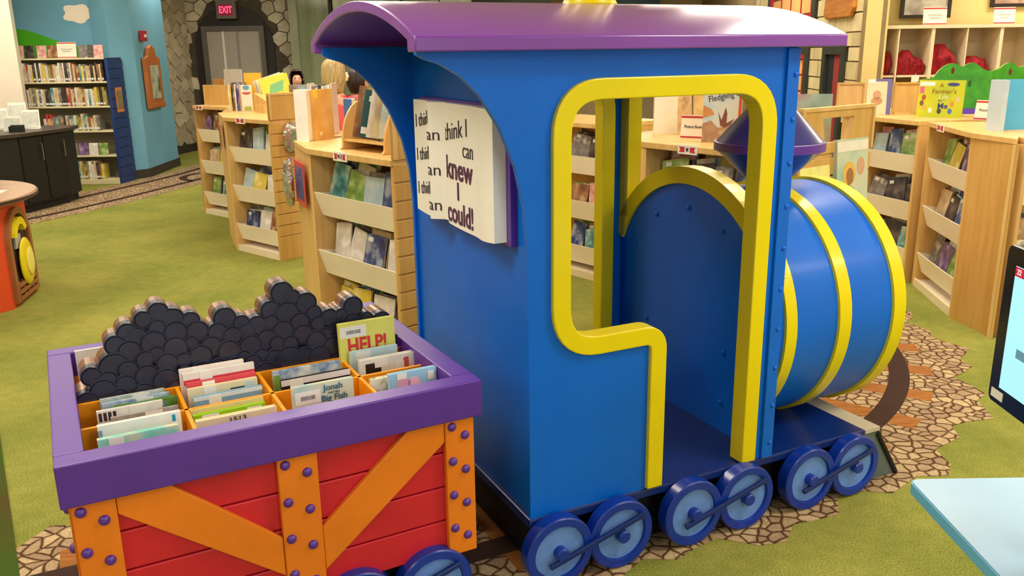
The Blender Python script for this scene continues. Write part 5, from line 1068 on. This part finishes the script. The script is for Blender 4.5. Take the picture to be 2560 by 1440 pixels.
MB().box(0.115, 0.265, 0.0, 0.17, 0, 0.004).build('box_floor', WHITE, sc); MB().box(0.112, 0.122, 0.0, 0.17, 0.0, 0.32).build('box_side', sol('box_pink', (226, 196, 186)), sc); MB().box(0.258, 0.268, 0.0, 0.17, 0.0, 0.32).build('box_side', sol('box_pink', (226, 196, 186)), sc)

# ------------------------------------------------------------------ left side: white bookcase, desk, column, round orange table
WSH = mat('white_shelf_metal', (228, 218, 180), 0.5, 0.04, 4.0); NAVYS = mat('navy_slat', (30, 56, 120), 0.45, 0.08, 4.0)
wb = empty('wall_bookcase', (-6.62, 11.60, 0), 0.0, 'cream metal bookcase with navy slatted end against the mural wall', 'bookcase')
WBL = 1.36
MB().box(0, WBL, 0.36, 0.38, 0, 1.64).build('back_panel', mat('shelf_back_grey', (150, 142, 120), 0.6), wb)
SH = [0.045, 0.365, 0.69, 1.01, 1.325, 1.625]
for z in SH: MB().box(0, WBL, 0.0, 0.36, z - (0.045 if z < 0.1 else 0.0), z + 0.022).build('shelf_board', WSH, wb, bevel=0.003)
MB().box(-0.03, 0.0, 0.0, 0.38, 0, 1.64).build('upright', WSH, wb)
MB().box(WBL, WBL + 0.03, 0.0, 0.44, 0, 1.645).build('end_panel', NAVYS, wb)
for k in range(12): MB().box(WBL + 0.03, WBL + 0.042, 0.0, 0.44, 0.10 + 0.128 * k, 0.10 + 0.128 * k + 0.116).build('slat', NAVYS, wb)
rs = random.Random(5)
SPC = ['white', 'cream', 'brown', 'grey', 'cream', 'dark', 'white', 'red', 'grey', 'olive', 'brown', 'white', 'yellow', 'cream', 'dark', 'teal']
SNAME = ('bottom', 'second', 'middle', 'fourth', 'upper')
def spine_row(si, x0, x1, lo, hi, who):
    x = x0; k = 0
    while x < x1:
        t = rs.uniform(0.018, 0.038); h = rs.uniform(lo, hi); cn = rs.choice(SPC); 
        o = bpy.data.objects.new('shelved_book', book_mesh(0.16, t, h, cn, rs.randint(0, 2))); COL.objects.link(o)
        o.rotation_euler = (0, 0, PI / 2); o.location = (-6.62 + x + t, 11.60 + 0.09, SH[si] + 0.0225)
        tag(o, '%s spined book on the %s shelf of the wall bookcase' % (cn, who), 'book', 'shelved books in the wall bookcase')
        if t > 0.024: child(MB().box(-0.0815, -0.0798, 0.002, max(0.004, round(t / 0.004) * 0.004 - 0.002), 0.02, 0.045).mesh('spine_label', STICK), 'spine_label', o)
        x += t + 0.002; k += 1
spine_row(4, 0.26, 1.30, 0.19, 0.245, 'upper'); spine_row(3, 0.25, 1.32, 0.19, 0.25, 'fourth'); spine_row(2, 0.45, 1.16, 0.16, 0.22, 'middle'); spine_row(0, 0.66, 1.16, 0.19, 0.26, 'bottom')
for k, cn in enumerate(('grey', 'purple', 'white', 'green')): book((-6.62 + 0.78 + k * 0.135, 11.62, SH[1] + 0.024), (-0.12, 0, 0), 0.13, 0.012, 0.16, cn, 1, '%s covered book facing out on the second shelf of the wall bookcase' % cn, 'facing books in the wall bookcase')
for k, cn in enumerate(('pink', 'dark', 'pink', 'brown', 'grey', 'pink')):
    x = (0.22, 0.36, 0.52, 0.66, 1.10, 1.22)[k]; book((-6.62 + x, 11.68, SH[5] + 0.024), (-0.10, 0, 0), 0.13 if k < 4 else 0.2, 0.016, 0.16, cn, 2, '%s covered book facing out on top of the wall bookcase, %s' % (cn, ('at its end', 'between pink ones', 'beside the white sign', 'next to the sign', 'right of the sign', 'near the navy end')[k]), 'facing books on the wall bookcase')
pb_sign((-6.62 + 0.86, 11.66, SH[5] + 0.022), 0, 'white card sign on top of the wall bookcase', 0.25, 0.20, '', 0.03)
r = empty('small_picture', (-6.62 + WBL + 0.043, 11.80, 1.10), PI / 2, 'orange edged small picture on the navy slatted end', 'picture'); MB().box(-0.09, 0.09, -0.012, 0, -0.16, 0.16).build('frame', mat('orange_edge', (216, 130, 70), 0.5), r); MB().box(-0.075, 0.075, -0.014, -0.012, -0.12, 0.12).build('print', picture('side_print', [(90, 84, 60), (150, 130, 90), (110, 120, 100)], 8, 2.0), r)
# column
o = MB().prism([(-6.06, 11.02), (-6.35, 10.74), (-6.7, 10.95), (-6.55, 11.30), (-6.2, 11.35)], XY, 0, CEIL).build('column', mat('column_white', (236, 226, 208), 0.6, 0.03, 3.0)); tag(o, 'white faceted column behind the dark service desk', 'column', kind='structure')
# desk
DK = empty('service_desk', (0, 0, 0), 0, 'dark espresso service desk with granite counter beside the column', 'desk')
body = [(-5.22, 10.46), (-5.17, 10.12), (-5.30, 9.38), (-5.62, 8.9), (-6.3, 8.55), (-7.1, 9.0), (-6.7, 10.46)]
MB().prism([(x * 1.0 - 0.05, y) for x, y in body], XY, 0.0, 0.09).build('toe_kick', BLACK, DK); MB().prism(body, XY, 0.09, 0.83).build('body', DARKWOOD, DK)
ccx = sum(p[0] for p in body) / 7; ccy = sum(p[1] for p in body) / 7
MB().prism([(ccx + (x - ccx) * 1.06, ccy + (y - ccy) * 1.06) for x, y in body], XY, 0.83, 0.872).build('counter', GRANITE, DK, bevel=0.006)
a_ = math.atan2(9.38 - 10.12, -5.30 + 5.17)
for k, s_ in enumerate((0.02, 0.385)):
    dv = Vector((-5.17 + math.cos(a_) * s_, 10.12 + math.sin(a_) * s_, 0))
    dr = MB().box(0.0, 0.35, 0.0, 0.012, 0.11, 0.81).build('door', DARKWOOD, DK, loc=tuple(dv), rot=(0, 0, a_)); MB().box(0.04, 0.052, 0.035, 0.043, 0.55, 0.74).box(0.04, 0.052, 0.012, 0.043, 0.55, 0.558).box(0.04, 0.052, 0.012, 0.043, 0.732, 0.74).build('handle', mat('brushed_steel', (190, 186, 176), 0.3, metal=0.9), dr)
# leaflet stands on the counter
for k, (x, y, rz, h, lb) in enumerate(((-5.62, 10.05, 0.5, 0.30, 'white leaflet rack at the back of the service desk'), (-5.45, 9.98, 0.35, 0.22, 'white leaflet holder leaning forward on the service desk'), (-5.52, 9.72, 0.25, 0.17, 'low white leaflet tray on the service desk'), (-5.78, 9.95, 0.6, 0.24, 'narrow pale leaflet holder on the service desk'))):
    r = empty('leaflet_holder', (x, y, 0.873), rz, lb, 'leaflet holder')
    M_ = Matrix.Rotation(-0.25, 4, 'X'); MB().box(-0.09, 0.09, 0, 0.012, 0, h, M_).build('back', WHITE, r); MB().box(-0.075, 0.075, -0.012, -0.001, 0.012, h - 0.03, M_).build('leaflets', mat('leaflet_pale', (206, 212, 204), 0.5, 0.1, 20.0), r); MB().box(-0.09, 0.09, -0.05, 0.08, 0, 0.008).build('foot', WHITE, r)
r = empty('card_box', (-5.42, 9.62, 0.873), 0.2, 'small black card box on the service desk edge', 'box'); f = MB(); f.box(-0.07, 0.07, -0.04, 0.04, 0, 0.008).box(-0.07, 0.07, -0.04, -0.034, 0.008, 0.05).box(-0.07, 0.07, 0.034, 0.04, 0.008, 0.07).box(-0.07, -0.064, -0.034, 0.034, 0.008, 0.06).box(0.064, 0.07, -0.034, 0.034, 0.008, 0.06); f.build('tray', BLACK, r); MB().box(-0.06, 0.06, -0.03, 0.03, 0.008, 0.045).build('cards', PAGES, r)
mo = empty('desk_monitor', (-6.35, 9.9, 0.873), 0.7, 'black desk screen standing behind the leaflet holders', 'monitor'); MB().box(-0.25, 0.25, -0.02, 0.02, 0.12, 0.50).build('screen', BLACK, mo); MB().box(-0.03, 0.03, 0, 0.03, 0.01, 0.14).build('neck', BLACK, mo); MB().box(-0.12, 0.12, -0.08, 0.1, 0, 0.012).build('foot', BLACK, mo)
# plaque and alarm on the pier's long face  (from (-5.12,12.25) to (-5.18,13.55))
an_ = math.atan2(1.30, -0.06)
pl = empty('wooden_plaque', (-5.128, 12.62, 0.93), an_, 'tall orange wood plaque with arched top and picture panel on the pier', 'plaque')
PLW = mat('plaque_wood', (190, 112, 50), 0.45, 0.0, 4.0, c2=(170, 94, 40), stretch=(6, 6, 0.8))
out = [(-0.19, 0.0), (0.40, 0.0), (0.40, 0.70), (0.27, 0.73), (0.22, 0.84), (0.105, 0.88), (-0.01, 0.84), (-0.06, 0.73), (-0.19, 0.70)]
MB().prism(out, XZ, -0.06, -0.002).build('board', PLW, pl, bevel=0.012)
MB().box(-0.06, 0.27, -0.066, -0.0605, 0.14, 0.60).build('picture_panel', picture('plaque_print', [(150, 170, 170), (196, 196, 176), (70, 110, 60)], 6, 3.0), pl); MB().box(-0.19, 0.40, -0.075, -0.061, 0.02, 0.07).build('ledge', PLW, pl)
al = empty('fire_alarm', (-5.125, 12.55, 1.93), an_, 'small red fire alarm with white strobe on the pier', 'alarm'); MB().box(-0.09, 0.09, -0.05, -0.001, -0.07, 0.07).build('body', mat('alarm_red', (176, 20, 36), 0.4), al, bevel=0.006); MB().box(-0.03, 0.03, -0.062, -0.05, -0.02, 0.02).build('strobe', WHITE, al)
# round-topped orange table
OC = (-4.12, 5.76); a0 = math.radians(12.5)
ot = empty('play_table', (OC[0], OC[1], 0), a0, 'orange octagonal kiosk table with brown round top and arched niche', 'table')
ORB = mat('kiosk_orange', (216, 76, 34), 0.45, 0.06, 3.0)
ap_ = 0.68; vr = ap_ / math.cos(PI / 8); octv = [(vr * math.cos(PI / 8 + k * PI / 4), vr * math.sin(PI / 8 + k * PI / 4)) for k in range(8)]
MB().prism(octv, XY, 0.0, 0.72).build('body', ORB, ot)
MB().prism(ell(0, 0, 0.83, 0.83, 56), XY, 0.72, 0.762).build('tabletop', mat('table_brown_laminate', (176, 140, 112), 0.32, 0.06, 30.0), ot, bevel=0.012)
MB().lathe([(0.815, 0.725), (0.835, 0.728), (0.835, 0.748), (0.815, 0.752)], n=56).build('table_edge', mat('edge_dark', (60, 42, 34), 0.4), ot, smooth=True)
def archp(w, h, z0): return [(-w, z0), (w, z0)] + [(w * math.cos(math.radians(t)), h - w + w * math.sin(math.radians(t))) for t in range(0, 181, 12)]
NW = mat('niche_wood', (150, 96, 50), 0.5, 0.1, 5.0); ND = mat('niche_dark', (60, 40, 30), 0.8)
nf = empty('niche', (0, 0, 0), 0); nf.parent = ot; nf.location = (ap_, 0, 0); nf.rotation_euler = (0, 0, PI / 2)
ao = archp(0.235, 0.66, 0.03); ai = archp(0.19, 0.615, 0.03)
MB().ringstrip(ao, ai, XZ, -0.03, 0.0, True).build('arch_trim', NW, nf); MB().prism(ai, XZ, -0.004, -0.0005).build('recess', ND, nf)
YP = mat('yellow_plastic', (224, 204, 20), 0.35, 0.05, 4.0)
MB().ball((0.03, -0.035, 0.27), 0.17, 24, 12, (0.78, 0.16, 1.0)).build('yellow_disc', YP, nf, smooth=True); MB().ball((0.03, -0.06, 0.27), 0.10, 20, 10, (0.78, 0.10, 1.0)).build('disc_centre', mat('yellow_pale', (236, 222, 110), 0.4), nf, smooth=True)
MB().ringstrip(arc(-0.03, 0.46, 0.135, 20, 175, 14), arc(-0.03, 0.46, 0.085, 20, 175, 14), XZ, -0.05, -0.005).build('yellow_hood', YP, nf); MB().box(-0.09, 0.03, -0.02, -0.005, 0.38, 0.47).build('grey_window', mat('grey_pane', (170, 170, 170), 0.3), nf)
for k in range(3): MB().box(-0.19, 0.19, -0.035, -0.022, 0.035 + 0.045 * k, 0.06 + 0.045 * k).build('lattice_bar', NW, nf)
for k in range(4): MB().box(-0.16 + 0.095 * k, -0.13 + 0.095 * k, -0.021, -0.006, 0.03, 0.16).build('lattice_post', NW, nf)
for k, (x, y, rz, w, l) in enumerate(((-3.62, 5.78, 0.25, 0.30, 0.42), (-3.60, 5.42, 0.5, 0.28, 0.38))):
    o = MB().box(-w / 2, w / 2, -l / 2, l / 2, 0.0, 0.0015).build('paper_sheet', mat('paper_warm', (250, 236, 206), 0.6), loc=(x, y, 0.7625), rot=(0, 0, rz)); tag(o, ('white paper sheet lying near the acrylic holder on the round table', 'white paper sheet at the round table edge')[k], 'paper')
r = empty('acrylic_holder', (-3.78, 6.10, 0.7625), 0.5, 'clear acrylic sign holder on the round brown table', 'sign holder'); MB().box(-0.11, 0.11, 0, 0.006, 0.0, 0.28, Matrix.Rotation(-0.2, 4, 'X')).build('panel', mat('acrylic', (206, 206, 190), 0.1, alpha=0.7), r); MB().box(-0.11, 0.11, -0.05, 0.08, 0, 0.005).build('foot', mat('acrylic_foot', (214, 190, 130), 0.2), r)

# ------------------------------------------------------------------ right foreground: pale blue table and touch screen
tb2 = empty('computer_table', (0.845, 1.675, 0), 0.0, 'pale blue table with rounded corner carrying the touch screen', 'table')
TBM = mat('table_pale_blue', (150, 190, 224), 0.28, 0.06, 3.0, coat=0.3); TBE = mat('table_edge_blue', (98, 176, 214), 0.4)
def rrect(x0, x1, y0, y1, r, n=6): return arc(x1 - r, y1 - r, r, 0, 90, n) + arc(x0 + r, y1 - r, r, 90, 180, n) + arc(x0 + r, y0 + r, r, 180, 270, n) + arc(x1 - r, y0 + r, r, 270, 360, n)
MB().prism(rrect(0, 1.1, -1.05, 0.0, 0.022), XY, 0.728, 0.751).build('edge_band', TBE, tb2); MB().prism(rrect(0.003, 1.097, -1.047, -0.003, 0.02), XY, 0.7505, 0.7535).build('tabletop', TBM, tb2)
for (a, b_) in ((0.25, -0.85), (0.85, -0.85), (0.25, -0.2), (0.85, -0.2)): MB().cyl((a, b_, 0), (a, b_, 0.728), 0.022, n=14).build('leg', mat('grey_leg', (120, 124, 130), 0.35, metal=0.6), tb2)
ms = empty('touch_screen', (0.915, 1.32, 0.7535), -PI / 2 - 0.02, 'black framed touch screen with pale blue display on the blue table', 'monitor')
BEZ = mat('screen_bezel', (10, 12, 20), 0.25); SCR = mat('screen_glow', (150, 214, 240), 0.3, emit=0.75, c2=(150, 214, 240))
hw = 0.235
MB().prism(rrect(-hw, hw, 0.236, 0.542, 0.014), lambda p, q, t: (p, t, q), 0.0, 0.022).build('bezel', BEZ, ms, bevel=0.003)
MB().prism(rrect(-hw - 0.004, hw + 0.004, 0.236, 0.548, 0.014), lambda p, q, t: (p, t, q), 0.022, 0.05).build('back_shell', mat('shell_white', (206, 206, 196), 0.4), ms)
scn = MB().box(-hw + 0.036, hw - 0.036, -0.001, 0.0, 0.272, 0.508).build('display', SCR, ms)
MB().box(-hw + 0.037, hw - 0.037, -0.0016, -0.001, 0.490, 0.507).build('red_banner', mat('banner_red', (190, 20, 56), 0.4, emit=0.4), scn)
lettering('22', 0.014, mat('banner_white', (240, 220, 224), 0.4, emit=0.6), scn, (-hw + 0.05, -0.002, 0.4985)); MB().box(-hw + 0.075, -hw + 0.12, -0.0016, -0.001, 0.345, 0.362).build('text_box', mat('screen_box', (96, 140, 170), 0.4, emit=0.4), scn)
MB().box(-hw + 0.012, -hw + 0.052, -0.001, 0.0, 0.247, 0.264).build('paper_label', STICK, ms)
MB().box(-0.05, 0.05, 0.05, 0.08, 0.02, 0.40).build('stand_neck', BEZ, ms); MB().box(-0.10, 0.10, 0.06, 0.26, 0.0, 0.02).build('stand_foot', BEZ, ms)

# ------------------------------------------------------------------ people behind the shelves
def skin_body(name, verts, edges, radii, m, parent, root=0, sub=2):
    me = bpy.data.meshes.new(name); me.from_pydata(verts, edges, []); me.materials.append(m)
    o = bpy.data.objects.new(name, me); COL.objects.link(o); o.parent = parent
    sk = o.modifiers.new('skin', 'SKIN'); sk.use_smooth_shade = True
    lay = me.skin_vertices[0].data
    for i, r in enumerate(radii): lay[i].radius = (r, r) if not isinstance(r, tuple) else r
    lay[root].use_root = True
    sb = o.modifiers.new('sub', 'SUBSURF'); sb.levels = sub; sb.render_levels = sub
    return o
SKIN = mat('skin', (228, 172, 146), 0.5, 0.05, 8.0)
def person(loc, rz, H, label, top_c, leg_c, hair_c, hair_len, key, flower=False, skin=SKIN):
    """standing figure facing local -y"""
    r = empty('person', loc, rz, label, 'person')
    k = H / 1.7
    V = [(0, 0, 0.95), (0, 0, 1.12), (0, 0, 1.32), (0, 0.005, 1.42), (0, 0.0, 1.49), (0, -0.012, 1.545), (0, -0.005, 1.61), (0, 0.005, 1.665),
         (-0.17, 0.0, 1.38), (-0.22, 0.01, 1.12), (-0.22, -0.08, 0.90), (-0.21, -0.14, 0.83), (0.17, 0.0, 1.38), (0.22, 0.01, 1.12), (0.22, -0.08, 0.90), (0.21, -0.14, 0.83),
         (-0.10, 0, 0.90), (-0.10, 0.0, 0.48), (-0.10, 0.02, 0.09), (-0.10, -0.13, 0.035), (0.10, 0, 0.90), (0.10, 0.0, 0.48), (0.10, 0.02, 0.09), (0.10, -0.13, 0.035), (0, -0.098, 1.575)]
    E_ = [(0, 1), (1, 2), (2, 3), (3, 4), (4, 5), (5, 6), (6, 7), (2, 8), (8, 9), (9, 10), (10, 11), (2, 12), (12, 13), (13, 14), (14, 15), (0, 16), (16, 17), (17, 18), (18, 19), (0, 20), (20, 21), (21, 22), (22, 23), (6, 24)]
    R_ = [(0.15, 0.11), (0.13, 0.10), (0.15, 0.11), (0.065, 0.065), (0.056, 0.06), (0.068, 0.082), (0.080, 0.098), (0.060, 0.075), 0.062, 0.045, 0.036, 0.030, 0.062, 0.045, 0.036, 0.030, 0.09, 0.062, 0.045, 0.04, 0.09, 0.062, 0.045, 0.04, 0.012]
    R_ = [tuple(a * k for a in x) if isinstance(x, tuple) else x * k for x in R_]
    b = skin_body('body', [(x * k, y * k, z * k) for x, y, z in V], E_, R_, skin, r)
    tm = mat('shirt_' + key, top_c, 0.8, 0.08, 10.0); lm = mat('trousers_' + key, leg_c, 0.8, 0.08, 10.0); hm = mat('hair_' + key, hair_c, 0.45, 0.0, 10.0, c2=tuple(int(c * 0.74) for c in hair_c), stretch=(10, 10, 0.8), bump=0.25, bscale=9)
    VT = [(0, 0, 0.92), (0, 0, 1.12), (0, 0, 1.31), (0, 0.0, 1.43), (-0.17, 0, 1.375), (-0.22, 0.01, 1.13), (-0.222, -0.05, 0.99), (0.17, 0, 1.37), (0.22, 0.01, 1.13), (0.222, -0.05, 0.99)]
    skin_body('shirt', [(x * k, y * k, z * k) for x, y, z in VT], [(0, 1), (1, 2), (2, 3), (2, 4), (4, 5), (5, 6), (2, 7), (7, 8), (8, 9)], [tuple(a * k for a in x) for x in ((0.17, 0.13), (0.15, 0.12), (0.165, 0.125), (0.075, 0.075), (0.075, 0.075), (0.06, 0.06), (0.055, 0.055), (0.075, 0.075), (0.06, 0.06), (0.055, 0.055))], tm, r)
    skin_body('trousers', [(x * k, y * k, z * k) for x, y, z in [(0, 0, 0.98), (-0.10, 0, 0.88), (-0.10, 0, 0.48), (-0.10, 0.02, 0.10), (0.10, 0, 0.88), (0.10, 0, 0.48), (0.10, 0.02, 0.10)]], [(0, 1), (1, 2), (2, 3), (0, 4), (4, 5), (5, 6)], [tuple(a * k for a in x) for x in ((0.16, 0.12), (0.10, 0.10), (0.075, 0.075), (0.065, 0.065), (0.10, 0.10), (0.075, 0.075), (0.065, 0.065))], lm, r)
    # hair: shell over the head, open at the face
    mb = MB(); n = 40; m_ = 16; cz = 1.605
    for j in range(m_ + 1):
        t = j / m_
        for i in range(n):
            th = 2 * PI * i / n            # th = -pi/2 is the face
            face = max(0.0, -math.sin(th))
            low = -0.02 + 0.10 * 0 if False else 0
            ff = min(1.0, max(0.0, (face - 0.02) / 0.40)); ff = ff * ff * (3 - 2 * ff); zlow = cz - hair_len * (1 - ff) + 0.098 * ff
            ph = t * PI / 2
            zb = max(cz + 0.035, zlow + 0.004)
            if t <= 0.5:
                a = t / 0.5; rr = math.sin(a * PI / 2) * (1 - 0.16 * ff); z = zb + (cz + 0.125 - zb) * math.cos(a * PI / 2)
            else:
                a = (t - 0.5) / 0.5; rr = 1.0 + 0.10 * math.sin(PI * a) * (1 - 0.9 * ff) - (0.36 if hair_len < 0.2 else 0.12) * a * a * (1 - ff); rr *= (1 - 0.16 * ff); z = zb * (1 - a) + zlow * a
            rip = 1 + 0.035 * math.sin(9 * th + 3 * t) + 0.02 * math.sin(17 * th)
            mb.v.append((0.093 * rr * rip * math.cos(th) * k, (0.006 + (0.112 if math.sin(th) > 0 else 0.100) * rr * rip * math.sin(th)) * k, z * k))
    for j in range(m_):
        for i in range(n):
            i2 = (i + 1) % n; mb.face((j * n + i, j * n + i2, (j + 1) * n + i2, (j + 1) * n + i))
    hr = mb.build('hair', hm, r, smooth=True); sm = hr.modifiers.new('solid', 'SOLIDIFY'); sm.thickness = 0.008 * k; sm.offset = -1
    EW = mat('eye_white', (236, 230, 224), 0.3); EI = mat('eye_dark', (40, 26, 22), 0.2); LIP = mat('lip', (176, 84, 80), 0.5)
    for s_ in (-1, 1):
        e = MB().ball((s_ * 0.032 * k, -0.088 * k, 1.600 * k), 0.0115 * k, 12, 8, (1.2, 0.6, 0.7)).build('eye', EW, r, smooth=True); MB().ball((s_ * 0.032 * k, -0.0945 * k, 1.600 * k), 0.006 * k, 10, 6, (1, 0.5, 1)).build('iris', EI, e, smooth=True)
        MB().box(s_ * 0.032 * k - 0.017 * k, s_ * 0.032 * k + 0.017 * k, -0.098 * k, -0.088 * k, 1.618 * k, 1.623 * k).build('eyebrow', hm, r)
        MB().ball((s_ * 0.085 * k, 0.0, 1.59 * k), 0.022 * k, 10, 8, (0.4, 0.8, 1.3)).build('ear', skin, r, smooth=True)
    MB().ball((0, -0.083 * k, 1.545 * k), 0.020 * k, 12, 6, (1.1, 0.4, 0.35)).build('mouth', LIP, r, smooth=True)
    if flower:
        fl_ = MB(); 
        for q in range(6): fl_.ball((0.03 * k + 0.022 * math.cos(q * PI / 3), 0.125 * k, 1.64 * k + 0.022 * math.sin(q * PI / 3)), 0.018, 8, 6, (1, 0.6, 1))
        fl_.ball((0.03 * k, 0.132 * k, 1.64 * k), 0.013, 8, 6); fl_.build('hair_flower', mat('flower_cream', (248, 232, 190), 0.6), r, smooth=True)
    # hands: palm and five fingers at each wrist
    for s_ in (-1, 1):
        W0 = Vector((s_ * 0.21, -0.14, 0.83)) * k; mv = [tuple(W0), tuple(W0 + Vector((0, -0.035, -0.05)) * k)]; ed = [(0, 1)]; rd = [(0.026 * k, 0.018 * k), (0.036 * k, 0.016 * k)]
        for q in range(4):
            b0 = len(mv); x = (q - 1.5) * 0.019; ln = (0.062, 0.072, 0.068, 0.052)[q]
            mv += [tuple(W0 + Vector((x, -0.055, -0.085)) * k), tuple(W0 + Vector((x * 1.1, -0.062, -0.085 - ln * 0.55)) * k), tuple(W0 + Vector((x * 1.1, -0.055, -0.085 - ln)) * k)]; ed += [(1, b0), (b0, b0 + 1), (b0 + 1, b0 + 2)]; rd += [(0.0095 * k,) * 2, (0.0085 * k,) * 2, (0.0075 * k,) * 2]
        b0 = len(mv); mv += [tuple(W0 + Vector((-s_ * 0.04, -0.045, -0.045)) * k), tuple(W0 + Vector((-s_ * 0.052, -0.06, -0.085)) * k)]; ed += [(0, b0), (b0, b0 + 1)]; rd += [(0.012 * k,) * 2, (0.009 * k,) * 2]
        skin_body('hand', mv, ed, rd, skin, r, 0, 1)
    return r
person((-1.30, 6.62, 0), PI - 0.25, 1.60, 'person with blond bob in a coral top standing with back turned behind the W-Z bookcase', (226, 92, 92), (60, 64, 84), (214, 184, 126), 0.155, 'blond')
person((-2.49, 10.4, 0), 0.35, 1.46, 'person with dark shoulder-length hair looking over the shelves near the stone wall', (70, 80, 96), (40, 44, 60), (58, 34, 28), 0.24, 'brunette')
person((-1.265, 7.45, 0), PI - 0.7, 1.52, 'person in red with a cream flower in dark hair behind the blond one', (150, 24, 28), (50, 40, 44), (46, 26, 22), 0.12, 'flower', True)

# thin dark green-brown sheet added over the carpet beyond the cart
o = MB().prism([(-2.42, 3.74), (-3.18, 3.26), (-2.21, 1.72), (-1.45, 2.20)], XY, 0.0005, 0.007).build('dark_floor_sheet', mat('sheet_green_brown', (60, 84, 26), 0.95, 0.0, 2.2, c2=(78, 66, 30), bump=0.3, bscale=160, spec=0.15)); tag(o, 'dark green and brown sheet lying on the carpet past the cart', 'mat')
